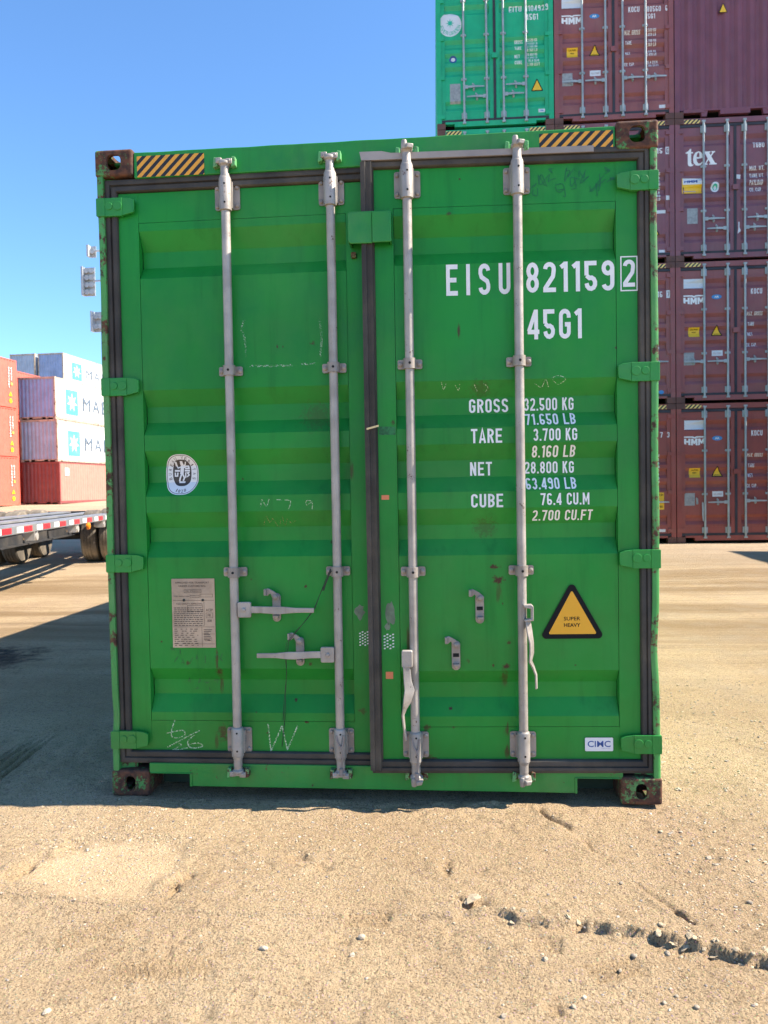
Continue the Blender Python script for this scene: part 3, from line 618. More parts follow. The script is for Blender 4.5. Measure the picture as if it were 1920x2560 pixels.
# locking bars -------------------------------------------------------------------------
def bolt(mb, x, y, z, r=.009): mb.lathe([(r, .006), (r, -.004), (r*.6, -.007)], (x, y, z), 'y', 8)
def locking_bar(x, yd, y, door, flip, seed, label=None, hand='in', hz=.85, twist=0):
    """yd: door face depth, y: bar axis depth"""
    rnd = random.Random(seed)
    mb = MB(); r = .0193; n = 22
    mb.lathe([(r, .15), (r, .7), (r, 1.4), (r, 2.1), (r, 2.75)], (x, y, 0), 'z', n)
    bar = mb.build('locking_bar', m_galv, G0, smooth=True)
    # long guides at top and bottom
    for z0, z1, up_ in ((2.600, 2.738, 1), (.196, .320, 0)):
        g = MB(); zc = (z0+z1)/2
        g.prism_y(rrect(x-.056, x+.056, zc-.056, zc+.056, .010, 3), yd-.007, yd-.001)
        for sx in (-1, 1):
            for sz in (-1, 1): bolt(g, x+sx*.044, yd-.008, zc+sz*.040)
        g.build('guide_plate', m_galv_d, bar, smooth=True)
        g = MB(); g.lathe([(.0205, z0-.004), (.0268, z0), (.0268, z1-.004), (.0245, z1+.003), (.0205, z1+.006)], (x, y, 0), 'z', n)
        g.box(x-.030, x+.030, y+.004, yd-.006, z0+.012, z1-.012)
        g.build('guide_sleeve', m_galv, bar, smooth=True)
        for dz in (.028, .108): MB().lathe([(.0042, -.0015), (.0042, .004)], (x+.004, y-.0268, z0+dz), 'y', 10).build('rivet_hole', m_dark, bar)
    # short saddles
    for zc in (1.905, 1.016):
        g = MB(); g.prism_y(rrect(x-.053, x-.018, zc-.020, zc+.020, .007, 3), yd-.016, yd-.006); g.prism_y(rrect(x+.018, x+.053, zc-.020, zc+.020, .007, 3), yd-.016, yd-.006)
        a = [(x+.0265*math.cos(t), y-.0265*math.sin(t)) for t in np.linspace(-.6, math.pi+.6, 15)]; b = [(x+.0208*math.cos(t), y-.0208*math.sin(t)) for t in np.linspace(-.6, math.pi+.6, 15)]
        k_ = len(a); vv = [(p[0], p[1], zc+s_*.022) for s_ in (-1, 1) for ring in (a, b) for p in ring]
        ff = []
        for i in range(k_-1): ff += [(i, i+1, 2*k_+i+1, 2*k_+i), (k_+i+1, k_+i, 3*k_+i, 3*k_+i+1), (i+1, i, k_+i, k_+i+1), (2*k_+i, 2*k_+i+1, 3*k_+i+1, 3*k_+i)]
        g.add(vv, ff); bolt(g, x-.041, yd-.017, zc, .011); bolt(g, x+.041, yd-.017, zc, .011)
        g.box(x-.024, x-.018, y, yd-.006, zc-.019, zc+.019); g.box(x+.018, x+.024, y, yd-.006, zc-.019, zc+.019)
        g.build('saddle_clamp', m_galv_d, bar, smooth=True)
        h_ = MB(); h_.lathe([(.0055, -.0015), (.0055, .003)], (x+.002, y-.0265, zc), 'y', 12); h_.build('rivet_hole', m_dark, bar)
    # cams at the ends
    for sgn, ze in ((1, 2.738), (-1, .196)):
        cm = MB(); L_ = .052 if sgn > 0 else .058
        cm.lathe([(.0215, 0), (.0225, sgn*.008), (.019, sgn*.016), (.0185, sgn*L_), (.026, sgn*(L_+.006)), (.026, sgn*(L_+.018)), (.015, sgn*(L_+.024))], (x, y, ze), 'z', 16)
        za = ze+sgn*(L_+.006); zb = ze+sgn*(L_+.036)
        if twist:      # unlatched: the cam turned out towards the viewer
            pts = [(x-.020, y-.005), (x+.004, y-.040), (x+.026, y-.030), (x+.022, y+.01), (x-.014, y+.018)]
            lo_, hi_ = sorted((za, zb)); vs_ = [(p, q_, lo_) for p, q_ in pts]+[(p*1.0+.003*i, q_, hi_-(.012 if i in (1, 2) else 0)) for i, (p, q_) in enumerate(pts)]
            m_ = len(pts); cm.add(vs_, [tuple(range(m_)), tuple(range(2*m_-1, m_-1, -1))]+[(i, (i+1) % m_, m_+(i+1) % m_, m_+i) for i in range(m_)])
            cm.lathe([(.010, za), (.014, (za+zb)/2), (.011, zb+sgn*.010)], (x-.008, y-.018, 0), 'z', 10)
        else:
            lo_, hi_ = sorted((za, zb)); cm.box(x-.036, x-.010, y-.016, y+.012, lo_+.004, hi_-.002); cm.box(x+.008, x+.036, y-.014, y+.012, lo_, hi_-.006); cm.box(x-.030, x+.030, y-.018, y+.0, lo_+.008, lo_+.020)
        cm.build('cam', m_galv, bar, bevel=.003, smooth=True)
        kp = MB(); yb = .010
        lo_, hi_ = sorted((za-.012*sgn, zb+.004*sgn))
        for sx in (-1, 1):
            a, b = sorted((x+sx*.030, x+sx*.050)); kp.prism_y([(a, lo_), (b, lo_+.006), (b, hi_-.004), (a+.004, hi_)], yb-.030, yb+.001)
        kp.box(x-.048, x+.048, yb-.007, yb+.001, lo_+.006, hi_-.004)
        kp.build('cam_keeper', M('keeper_paint', (.10, .36, .12), .55, rust=.35 if sgn > 0 else .6, rscale=22, dust=.3) if seed == 1 else bpy.data.materials['keeper_paint'+('' if sgn > 0 else '.001')], G0, bevel=.003)
    if label: bar['label'] = label
    # hub and handle
    if hand in ('right', 'left'):
        sg = 1 if hand == 'right' else -1; hb = MB(); a, b = sorted((x+sg*.018, x+sg*.078))
        hb.prism_y(rrect(a, b, hz-.034, hz+.034, .007, 3), y-.020, y-.005); hb.box(min(x, x+sg*.05), max(x, x+sg*.05), y-.004, y+.012, hz-.02, hz+.02); bolt(hb, x+sg*.046, y-.021, hz, .010)
        hb.build('handle_hub', m_galv, bar, bevel=.002, smooth=True)
        x1 = x+sg*.070; xs = [0, .05, .085, .115, .145, .175, .205, .255, .290]; hs = [.030, .030, .031, .033, .033, .028, .022, .021, .021]
        yy = [y-.014, y-.016, y-.026, y-.034, y-.034, y-.028, y-.024, y-.024, y-.026]; dz = [0, 0, 0, .0, .0, -.001, -.002, -.002, -.002]
        MB().bar([(x1+sg*a, b, hz+c_) for a, b, c_ in zip(xs, yy, dz)], hs, [.007]*9).build('handle', m_galv, bar, bevel=.002, smooth=True)
    elif hand == 'down_front':      # hanging, hub turned to the viewer
        hb = MB(); hb.prism_y(rrect(x-.052, x-.006, hz-.06, hz+.012, .006, 3), y-.042, y-.016); hb.box(x-.05, x-.036, y-.04, y+.01, hz-.055, hz); hb.build('handle_hub', m_galv, bar, bevel=.003, smooth=True)
        MB().bar([(x-.032, y-.038, hz-.055), (x-.028, y-.040, hz-.12), (x-.020, y-.046, hz-.155), (x-.030, y-.052, hz-.20), (x-.042, y-.050, hz-.235), (x-.050, y-.040, hz-.265), (x-.046, y-.034, hz-.32), (x-.038, y-.032, hz-.375)],
                 [.030, .034, .044, .038, .022, .016, .014, .014], [.007]*8, up=[(1, .1, 0), (1, .2, 0), (1, .3, 0), (1, .5, 0), (1, 1, 0), (.6, 1, 0), (.5, 1, 0), (.5, 1, 0)]).build('handle', m_galv, bar, bevel=.002, smooth=True)
    elif hand == 'down_side':       # hanging, seen on edge
        hb = MB(); hb.prism_y([(x+.006, hz-.058), (x+.044, hz-.055), (x+.044, hz+.006), (x+.036, hz+.014), (x+.002, hz+.012), (x+.006, hz+.002), (x+.034, hz-.004), (x+.034, hz-.046), (x+.006, hz-.05)], y-.042, y-.008); hb.build('handle_hub', m_galv, bar, bevel=.002, smooth=True)
        MB().bar([(x+.020, y-.030, hz-.05), (x+.026, y-.034, hz-.10), (x+.034, y-.038, hz-.15), (x+.034, y-.042, hz-.19), (x+.028, y-.042, hz-.225), (x+.040, y-.036, hz-.25), (x+.052, y-.034, hz-.285), (x+.053, y-.032, hz-.345)],
                 [.026, .034, .030, .030, .026, .018, .016, .016], [.007]*8, up=[(.8, .6, 0), (.7, .7, 0), (.6, .8, 0), (.6, .8, 0), (.5, .85, 0), (.5, .85, 0), (.4, .9, 0), (.35, .9, 0)]).build('handle', m_galv, bar, bevel=.002, smooth=True)
    return bar
def yR(x): return YL-(1.185-x)*math.sin(AJ)
locking_bar(-.627, YL, -.010, dl, 0, 1, 'left door bar nearest the outer edge, handle folded to the right', 'right', .852)
locking_bar(-.165, YL, -.010, dl, 0, 2, 'left door bar nearest the middle, handle folded to the left', 'left', .653)
locking_bar(.168, yR(.168), yR(.168)-.040, dr, 0, 3, 'right door bar nearest the middle, handle hanging down', 'down_front', .672, 1)
locking_bar(.631, yR(.631), yR(.631)-.040, dr, 0, 4, 'right door bar nearest the outer edge, handle hanging loose', 'down_side', .862, 1)
def catch(par, x, z, slot=False):
    mb = MB(); y = YL
    mb.prism_y(rrect(x-.0185, x+.0185, z-.066, z+.062, .0180, 6), y-.012, y-.002); bolt(mb, x, y-.013, z-.050, .011)
    mb.box(x-.012, x+.012, y-.040, y-.010, z-.045, z-.034)
    h = [(x+.014, z+.030), (x+.018, z+.052), (x-.004, z+.072), (x-.030, z+.086), (x-.042, z+.084), (x-.046, z+.060), (x-.036, z+.052), (x-.022, z+.064), (x-.012, z+.040)]
    mb.prism_y(h[::-1], y-.034, y-.026); mb.box(x-.048, x-.038, y-.05, y-.026, z+.056, z+.084); bolt(mb, x+.001, y-.036, z+.048, .012); mb.lathe([(.012, -.03), (.012, 0)], (x+.001, y-.004, z+.048), 'y', 10)
    o = mb.build('handle_catch', m_galv_d, par, bevel=.0015, smooth=True)
    if slot:
        MB().prism_y([(x-.013, z-.008), (x+.013, z-.008), (x+.013, z+.008), (x-.013, z+.008)], y-.0135, y-.0125).build('catch_slot', m_dark, par)
    return o
catch(dl, -.445, .857); catch(dl, -.343, .660); catch(dr, .451, .852, True); catch(dr, .346, .650, True)
# lock box across the middle and the square stud below it
lb = MB(); lb.prism_y([(-.085, 2.43), (-.075, 2.418), (.018, 2.417), (.018, 2.548), (-.085, 2.548)], -.058, -.050); lb.box(.019, .100, -.064, -.054, 2.418, 2.548); lb.box(-.085, -.076, -.052, .03, 2.424, 2.546); lb.box(.092, .1, -.056, .0, 2.42, 2.546); lb.box(-.08, .098, -.056, .0, 2.545, 2.553)
lb.build('lock_box', m_green_p, G0, bevel=.003)
MB().box(-.082, -.060, .008, .03, 2.379, 2.403).build('lock_stud', M('rusty_stud', (.10, .16, .05), .7, rust=.6, rscale=30), dl, bevel=.002)

# hazard labels
hz_ = MB().prism_y([(-1.028, 2.771), (-.724, 2.769), (-.724, 2.862), (-1.028, 2.862)], .0085, .0095).build('hazard_label', m_haz, G0)
MB().prism_y([(.729, 2.770), (1.034, 2.770), (1.034, 2.863), (.729, 2.863)], .0085, .0095).build('hazard_label', m_haz, G0)

# lettering on the right leaf (follows the pressed panel)
fnR = lambda x, z: YL+(.0012+trough_y(z)+wavy(x, z)*float(smooth(min(x-.104, 1.046-x)/.05)) if .104 < x < 1.046 else 0)
def put(txt, x0, x1, z0, z1, tr_=.16): lettering(txt, x0, x1, z0, z1, -.0016, tr_, fnR, breaks=BREAKS).build('lettering', m_white, dr)
put('EISU', .327, .600, 2.196, 2.328, .34); put('821159', .667, 1.038, 2.199, 2.326, .16); put('2', 1.074, 1.124, 2.212, 2.326)
bx = MB(); ribbon(bx, [(1.0655, 2.1965), (1.1325, 2.1965), (1.1325, 2.3385), (1.0655, 2.3385), (1.0655, 2.1965)], .005, YL-.0014); bx.build('lettering', m_white, dr)
put('45G1', .671, .900, 2.001, 2.127)
for t, x0, x1, z0, z1 in (('GROSS', .420, .589, 1.698, 1.757), ('TARE', .424, .557, 1.564, 1.625), ('NET', .421, .516, 1.425, 1.484), ('CUBE', .421, .558, 1.287, 1.345),
                          ('32.500 KG', .657, .870, 1.702, 1.756), ('71.650 LB', .659, .873, 1.638, 1.688), ('3.700 KG', .690, .876, 1.569, 1.621), ('8.160 LB', .687, .872, 1.499, 1.549),
                          ('28.800 KG', .657, .869, 1.430, 1.481), ('63.490 LB', .658, .873, 1.361, 1.411), ('76.4 CU.M', .718, .925, 1.293, 1.344), ('2.700 CU.FT', .686, .942, 1.225, 1.271)):
    put(t, x0, x1, z0, z1, .13)
# SUPER HEAVY triangle
yb = YL-.0042
def tri(ax, az, lx, rx, bz, r, n=6):
    P = [Vector((lx, bz)), Vector((rx, bz)), Vector((ax, az))]; o = []
    for i in range(3):
        p, a, b = P[i], (P[i-1]-P[i]).normalized(), (P[(i+1) % 3]-P[i]).normalized(); h = math.acos(a.dot(b))/2; cc = p+(a+b).normalized()*r/math.sin(h)
        a0, a1 = p+a*r/math.tan(h)-cc, p+b*r/math.tan(h)-cc; t0 = math.atan2(a0.y, a0.x); dt = (math.atan2(a1.y, a1.x)-t0+math.pi) % (2*math.pi)-math.pi
        o += [(cc.x+r*math.cos(t0+dt*k/n), cc.y+r*math.sin(t0+dt*k/n)) for k in range(n+1)]
    return o
sg_ = flat(tri(.846, .968, .706, .986, .716, .017), yb-.0006).build('warning_sign', m_black, dr)
flat(tri(.846, .926, .744, .951, .736, .005), yb-.0010).build('sign_face', m_yellow, sg_)
t_ = sans('SUPER', .811, .881, .795, .811, yb-.0014, bold=.012); sans('HEAVY', .811, .881, .767, .783, yb-.0014, t_, bold=.02); t_.build('lettering', m_black, sg_)
ck = flat(rrect(.896, 1.016, .227, .286, .005), yb-.0012).build('maker_label', m_sticker, dr)
sans('CIMC', .907, 1.005, .245, .272, yb-.0016, bold=.012).build('lettering', m_blue, ck); sans('TAICANG', .965, 1.003, .237, .242, yb-.0016).build('lettering', M('pale_print', (.45, .5, .6), .5, bump=0), ck)
flat([(.034, 1.327), (.067, 1.327), (.067, 1.347), (.034, 1.347)], YL-.0012).build('orange_sticker', m_orange, dr)
flat([(.040, .545), (.072, .545), (.072, .576), (.040, .576)], YL-.0012).build('orange_sticker', m_orange, dr)
def dots(par, x0, x1, z0, z1):
    mb = MB(); n, m = 4, 5
    for i in range(n):
        for j in range(m):
            a, b = x0+(x1-x0)*(i+.1)/n, z0+(z1-z0)*(j+.1)/m+(.5 if i % 2 else 0)*(z1-z0)/m; w_, h_ = (x1-x0)/n*.62, (z1-z0)/m*.5
            if random.random() < .93: mb.add([(a, YL-.001, b), (a+w_, YL-.001, b+h_*.15), (a+w_, YL-.001, b+h_), (a, YL-.001, b+h_*.8)], [(0, 1, 2, 3)])
    mb.build('tamper_tape', m_sticker, par)
dots(dl, -.079, -.034, .680, .745); dots(dr, .032, .082, .674, .742)
for par, x, z, rx, rz, sd_ in ((dl, -.074, .831, .022, .034, 2), (dr, .064, .83, .022, .055, 3), (dr, .052, .775, .013, .018, 4)):
    rr_ = random.Random(sd_); flat([(x+rx*math.cos(t)*(.7+.5*rr_.random()), z+rz*math.sin(t)*(.7+.5*rr_.random())) for t in np.linspace(0, 2*math.pi, 17)[:-1]], YL-.0008).build('paint_patch', m_grey, par)
# worn tape across the middle stile
flat([(.028, 1.607), (.100, 1.607), (.100, 1.642), (.026, 1.644)], YL-.0008).build('paint_patch', M('tape_remains', (.015, .14, .045), .6, var=.5, vs_=60), dr)
# inspection oval on the left leaf
fnL = lambda x, z: YL+(.0012+trough_y(z)+wavy(x, z)*float(smooth(min(x+1.037, -.105-x)/.05)) if -1.037 < x < -.105 else 0)
cx, cz = -.879, 1.454
bvs = flat(ell(cx, cz, .0755, .0915, 44, 2.5), -.0012, fn=fnL, breaks=BREAKS).build('inspection_sticker', m_sticker, dl)
m_bvd = M('brown_print', (.055, .045, .042), .5, bump=0)
b_ = MB(); flat(ell(cx, cz+.008, .043, .060, 40, 2.6), -.0018, b_, fnL, BREAKS); ribbon_pts = ell(cx, cz, .0705, .0865, 44, 2.5); r_ = MB(); ribbon(r_, ribbon_pts+[ribbon_pts[0]], .0022); conform(r_, -.0018, fnL, BREAKS, b_)
arc_text('BUREAU VERITAS', cx, cz+.004, .0565, .0735, .0135, 197, -17, -.0020, b_, fnL, BREAKS); arc_text('1828', cx, cz-.002, .055, .073, .0135, 250, 290, -.0020, b_, fnL, BREAKS, inward=True)
b_.build('emblem', m_bvd, bvs)
b_ = MB()
for pts, wd in (([(0, .046), (.002, .034)], .014), ([(.002, .034), (0, .012), (-.002, -.004)], .016), ([(.004, .03), (.016, .040), (.020, .052)], .005), ([(-.004, .03), (-.018, .024), (-.024, .036)], .005), ([(-.024, .032), (-.026, .052)], .009),
                ([(-.003, -.004), (-.010, -.022), (-.013, -.036)], .007), ([(.002, -.004), (.010, -.020), (.004, -.034)], .007), ([(-.014, -.040), (.014, -.040)], .008), ([(-.034, .012), (-.010, .012)], .008), ([(-.032, .004), (-.032, -.012), (-.022, -.012), (-.020, .004)], .006),
                ([(.012, .024), (.014, .032), (.030, .032), (.032, .022), (.014, .022)], .007), ([(.012, .012), (.036, .012)], .008), ([(.016, .004), (.016, -.020)], .006), ([(.034, .004), (.024, .002), (.032, -.008), (.022, -.016)], .006), ([(-.006, .050), (.006, .050)], .010)):
    t_ = MB(); ribbon(t_, [(cx+p[0], cz+.006+p[1]) for p in pts], wd); conform(t_, -.0024, fnL, BREAKS, b_)
b_.build('emblem_figure', m_sticker, bvs)
# approval plate
pt = MB().prism_y(rrect(-.926, -.728, .673, .985, .002, 2), YL-.003, YL-.0002).build('approval_plate', m_plate, dl)
b_ = MB(); yp = YL-.0036
for t, x0, x1, z0, z1 in (('APPROVED FOR TRANSPORT', -.909, -.752, .963, .971), ('UNDER CUSTOMS SEAL', -.893, -.767, .948, .956), ('GBC 4798 BV2015', -.862, -.794, .926, .932), ('CSC SAFETY APPROVAL', -.906, -.783, .868, .875),
                          ('TYPE  HAN-01 HAS', -.918, -.845, .903, .908), ('MANUFACT. NO.', -.842, -.796, .907, .911), ('OF HB FORWARD', -.842, -.796, .899, .903), ('ACEP', -.770, -.738, .837, .849), ('FR', -.762, -.746, .813, .825), ('008', -.764, -.744, .789, .801), ('CIMC', -.776, -.744, .703, .710)):
    sans(t, x0, x1, z0, z1, yp, b_, bold=.01)
rl = random.Random(11)
for i in range(10):
    z = .853-.0088*i; x = -.917
    while x < -.785:
        wl = rl.uniform(.006, .016); x2 = min(x+wl, -.783); ribbon(b_, [(x, z), (x2, z)], .0032, yp); x = x2+rl.uniform(.002, .005)
for i in range(9):
    z = .757-.0092*i; x = -.917
    while x < -.81:
        wl = rl.uniform(.006, .02); x2 = min(x+wl, -.808); ribbon(b_, [(x, z), (x2, z)], .0032, yp); x = x2+rl.uniform(.003, .02)
for i in range(7):
    z = .754-.0075*i; ribbon(b_, [(-.782, z), (-.782+rl.uniform(.02, .04), z)], .003, yp)
for P_ in ([(-.922, .887), (-.732, .887)], [(-.922, .767), (-.732, .767)], [(-.790, .767), (-.790, .676)], [(-.778, .880), (-.778, .772)], [(-.868, .936), (-.790, .936), (-.790, .922), (-.868, .922), (-.868, .936)], [(-.795, .915), (-.738, .915), (-.738, .902), (-.795, .902), (-.795, .915)], [(-.855, .864), (-.785, .864), (-.785, .838), (-.855, .838), (-.855, .864)], [(-.769, .830), (-.739, .830), (-.739, .808), (-.769, .808), (-.769, .830)], [(-.922, .690), (-.732, .690)], [(-.79, .735), (-.732, .735)]):
    ribbon(b_, P_, .0014, yp-.00005)
b_.build('plate_print', m_print, pt)
b_ = MB(); 
for x in (-.870, -.783): b_.lathe([(.006, -.002), (.006, .002)], (x, yp, .888), 'y', 12)
b_.build('rivet', m_wire, pt)
# chalk, scrapes and smears
def scrawl(par, lines, wd, mat, fn, name='chalk_mark', jit=.0):
    mb = MB(); rj = random.Random(len(lines))
    for L_ in lines:
        mb = MB()
        P = [Vector((p[0]+rj.uniform(-jit, jit), p[1]+rj.uniform(-jit, jit), 0)) for p in L_]; o = []
        for i in range(len(P)-1):      # catmull-rom
            p0, p1, p2, p3 = P[max(i-1, 0)], P[i], P[i+1], P[min(i+2, len(P)-1)]
            for k_ in range(6):
                t = k_/6; o.append(.5*((2*p1)+(p2-p0)*t+(2*p0-5*p1+4*p2-p3)*t*t+(3*p1-p0-3*p2+p3)*t**3))
        o.append(P[-1]); t_ = MB(); ribbon(t_, [(p.x, p.y) for p in o], wd); conform(t_, -.0012, fn, BREAKS, mb); mb.build(name, mat, par)

scrawl(dl, [[(-.497, .328), (-.487, .211), (-.484, .211), (-.434, .32)], [(-.434, .32), (-.413, .221), (-.408, .221), (-.363, .321)]], .006, m_chalk, fnL)
scrawl(dl, [[(-.926, .343), (-.944, .294), (-.942, .265), (-.913, .261), (-.882, .274), (-.895, .295), (-.968, .281)], [(-.809, .297), (-.88, .262), (-.965, .217)], [(-.913, .236), (-.901, .227), (-.94, .203), (-.871, .215)], [(-.836, .274), (-.87, .244), (-.854, .215), (-.803, .222), (-.819, .237), (-.866, .232)]], .005, m_chalk, fnL)
scrawl(dl, [[(-.509, 1.302), (-.504, 1.335), (-.484, 1.306), (-.471, 1.338)], [(-.437, 1.334), (-.41, 1.333)], [(-.40, 1.332), (-.374, 1.326), (-.385, 1.288)], [(-.277, 1.325), (-.302, 1.328), (-.302, 1.309), (-.277, 1.319), (-.279, 1.287)]], .003, m_chalk, fnL)
m_rustpen = chalk('rusty_pen', (.42, .36, .16), .5)
scrawl(dl, [[(-.506, 1.217), (-.489, 1.261), (-.477, 1.233), (-.46, 1.249), (-.448, 1.224), (-.436, 1.212), (-.418, 1.26), (-.411, 1.219), (-.394, 1.248), (-.378, 1.227), (-.357, 1.243)]], .003, m_rustpen, fnL)
scrawl(dl, [[(-.566, 2.133), (-.578, 2.088), (-.566, 2.054), (-.56, 1.971)], [(-.229, 2.125), (-.221, 2.043), (-.229, 1.961)], [(-.546, 1.929), (-.45, 1.926), (-.351, 1.927)], [(-.314, 1.93), (-.249, 1.931)]], .009, m_chalkw, fnL)
scrawl(dr, [[(.30, 1.83), (.31, 1.80), (.32, 1.822)], [(.36, 1.815), (.375, 1.795), (.38, 1.822)], [(.44, 1.82), (.455, 1.79)], [(.48, 1.82), (.50, 1.805), (.49, 1.785)], [(.70, 1.815), (.73, 1.80), (.745, 1.83), (.76, 1.80)], [(.77, 1.835), (.80, 1.845), (.83, 1.83), (.80, 1.81), (.775, 1.83)]], .0028, m_chalk, fnR)
rs = random.Random(5); L_ = []
for cxx, czz in ((.70, 2.63), (.745, 2.67), (.78, 2.69), (.815, 2.63), (.855, 2.69), (.88, 2.65), (.915, 2.68), (.955, 2.62), (.985, 2.66), (1.01, 2.69), (1.03, 2.65)):
    for _ in range(2): L_.append([(cxx+rs.uniform(-.022, .022), czz+rs.uniform(-.03, .03)) for _ in range(4)])
scrawl(dr, L_, .003, m_wet, fnR, 'glue_scrawl')
L_ = [[(-1+.07+dx+rs.uniform(-.012, .012), zc+rs.uniform(-.018, .018)) for _ in range(4)] for dx, zc in ((0, .66), (.03, .655), (.02, .62), (.05, .615), (.09, .625), (.12, .625), (.15, .62), (.2, .64), (.22, .63), (.06, .515), (.1, .51), (.14, .505), (.19, .51), (.09, .485), (.15, .48))]
scrawl(dl, L_, .003, m_wet, fnL, 'glue_scrawl')
# wire hanging across the left leaf
wp = [(-.188, 1.021), (-.20, 1.0), (-.238, .925), (-.267, .857), (-.31, .80), (-.351, .752), (-.384, .708), (-.396, .64), (-.403, .57), (-.414, .457), (-.42, .351), (-.435, .228)]
wm = MB(); wm.tube([(x, -.024 if z > .64 else -.024+.05*min(1, (.64-z)/.12), z) for x, z in wp], .0014, 6)
wm.tube([(x-.004-.006*math.sin(z*20), -.027 if z > .64 else -.026+.052*min(1, (.64-z)/.12), z-.004) for x, z in wp[:11]], .0011, 6)
wm.tube([(-.19, -.035, 1.03), (-.20, -.036, 1.0), (-.215, -.034, .965), (-.225, -.03, .935)], .0035, 6)
tag(wm.build('wire', m_wire, None, smooth=True), 'thin black wire hanging from the inner bar clamp of the left green door', 'wire')
def seal(x, y, name='seal_wire'):
    m = MB(); m.tube([(x-.016, y-.024, .30), (x-.012, y-.030, .27), (x+.004, y-.032, .245), (x+.010, y-.030, .20), (x+.004, y-.026, .15)], .004, 6); m.tube([(x+.018, y-.026, .30), (x+.012, y-.030, .26), (x+.002, y-.033, .24)], .004, 6)
    m.lathe([(.009, 0), (.009, .03)], (x+.003, y-.03, .125), 'z', 8); return m
m_twist = M('twisted_wire', (.25, .21, .19), .7, rust=.3, rscale=30)
tag(seal(-.163, -.010).build('seal_wire', m_twist, None, smooth=True), 'twisted wire seal on the foot of the left door inner bar', 'wire seal')
tag(seal(.170, yR(.17)-.04).build('seal_wire', m_twist, None, smooth=True), 'twisted wire seal on the foot of the right door inner bar', 'wire seal')
tg = MB().box(-.022, .030, yR(0)-.006, yR(0)-.003, 1.632, 1.640); tg.v = [(x, y, z+(x*.25)) for x, y, z in tg.v]
tg.build('tape_scrap', M('yellowed_tape', (.65, .5, .25), .6), dr)

# ------------------------------------------------------------------ stacked containers: shared meshes
def flip(me, L=LEN):
    m = me.copy(); bm = bmesh.new(); bm.from_mesh(m)
    for v in bm.verts: v.co.y = L-v.co.y
    bmesh.ops.reverse_faces(bm, faces=bm.faces); bm.to_mesh(m); bm.free(); return m
SH_HC = shell(HC); SH_HCF = {k_: (tuple(flip(x) for x in v_) if isinstance(v_, tuple) else flip(v_)) for k_, v_ in SH_HC.items()}
SH_STF = {k_: (tuple(flip(x) for x in v_) if isinstance(v_, tuple) else flip(v_)) for k_, v_ in shell(STD).items()}
D_L = door_mesh(-1.127, -.028, .194, 2.709, -1.037, -.105, .339, 2.578, .03, nx=2).mesh('door'); D_R = door_mesh(.028, 1.127, .194, 2.709, .105, 1.037, .339, 2.578, .03, nx=2).mesh('door')
gp = [(0, .03), (0, .02), (.055, .02), (.055, .034)]
GK_L = gasket_sweep(lambda o: [(-.02, .14+o), (-1.184+o, .14+o), (-1.184+o, 2.768-o), (-.02, 2.768-o)], gp).mesh('gasket')
GK_R = gasket_sweep(lambda o: [(-.028+o*.9, .14+o), (-.028+o*.9, 2.768-o), (1.184-o, 2.768-o), (1.184-o, .14+o), (-.028+o*.9, .14+o)], [(a, b-.004) for a, b in gp]).mesh('gasket')
def bg_hinge(sg, zc):
    m = MB(); a, b = sorted((sg*1.05, sg*1.215)); m.box(a, b, .002, .03, zc-.04, zc+.04); return m.mesh('hinge')
HG = [(sg, bg_hinge(sg, zc)) for sg in (-1, 1) for zc in (2.63, 1.86, 1.06, .26)]
def bg_bar():
    m = MB(); m.lathe([(.022, .12), (.022, 2.80)], (0, -.008, 0), 'z', 10)
    for z0, z1 in ((2.58, 2.74), (.19, .33)):
        m.lathe([(.03, z0), (.03, z1)], (0, -.008, 0), 'z', 10); m.box(-.055, .055, .006, .028, z0+.01, z1-.01)
    for zc in (1.91, 1.01): m.box(-.055, .055, .004, .028, zc-.022, zc+.022); m.lathe([(.028, zc-.022), (.028, zc+.022)], (0, -.008, 0), 'z', 10)
    for z0 in (2.80, .09): m.box(-.034, .034, -.028, .012, z0, z0+.035)
    return m.mesh('locking_bar')
BAR = bg_bar()
def bg_handle(sg):
    m = MB(); a, b = sorted((sg*.02, sg*.085)); m.box(a, b, -.024, -.006, -.035, .035)
    m.bar([(sg*.08, -.018, 0), (sg*.16, -.03, .0), (sg*.23, -.036, 0), (sg*.42, -.03, -.003)], [.036, .046, .036, .024], [.008]*4); return m.mesh('handle')
HD = {1: bg_handle(1), -1: bg_handle(-1)}
m_ = MB(); m_.prism_y(rrect(-.02, .02, -.066, .066, .019, 4), .014, .028); m_.box(-.012, .012, -.02, .028, -.05, -.036); m_.prism_y([(-.04, .05), (.0, .04), (.015, .05), (-.03, .085)], -.012, -.004); m_.box(-.012, .01, -.012, .02, .03, .06); CATCH = m_.mesh('handle_catch')
HZ = [MB().prism_y([(a, 2.785), (b, 2.785), (b, 2.865), (a, 2.865)], .0085, .0095).mesh('hazard_label') for a, b in ((-1.03, -.71), (.71, 1.03))]
LBX = MB().box(-.06, .06, -.012, .02, 1.42, 1.52).mesh('lock_box')
m_haz_bg = stripes('faded_hazard', (.85, .62, .18), (.02, .02, .02), .085, 1.0, .2)
m_bgbar = M('bar_steel', (.35, .39, .40), .5, metal=.2, var=.15, vs_=6, dust=.1, rust=.05, bump=0)
m_bggask = M('seal_rubber', (.035, .035, .045), .7, var=.3, bump=0)
m_grn2 = M('emerald_paint', (.010, .39, .18), .45, var=.1, dust=.05, grime=.25, rust=.04, bump=0)
m_mar = M('maroon_paint', (.28, .066, .052), .5, var=.12, vs_=2, dust=.08, grime=.25, rust=.10, bump=0)
m_mar2 = M('maroon_paint_faded', (.26, .078, .078), .5, var=.12, vs_=2, dust=.12, grime=.25, rust=.08, bump=0)
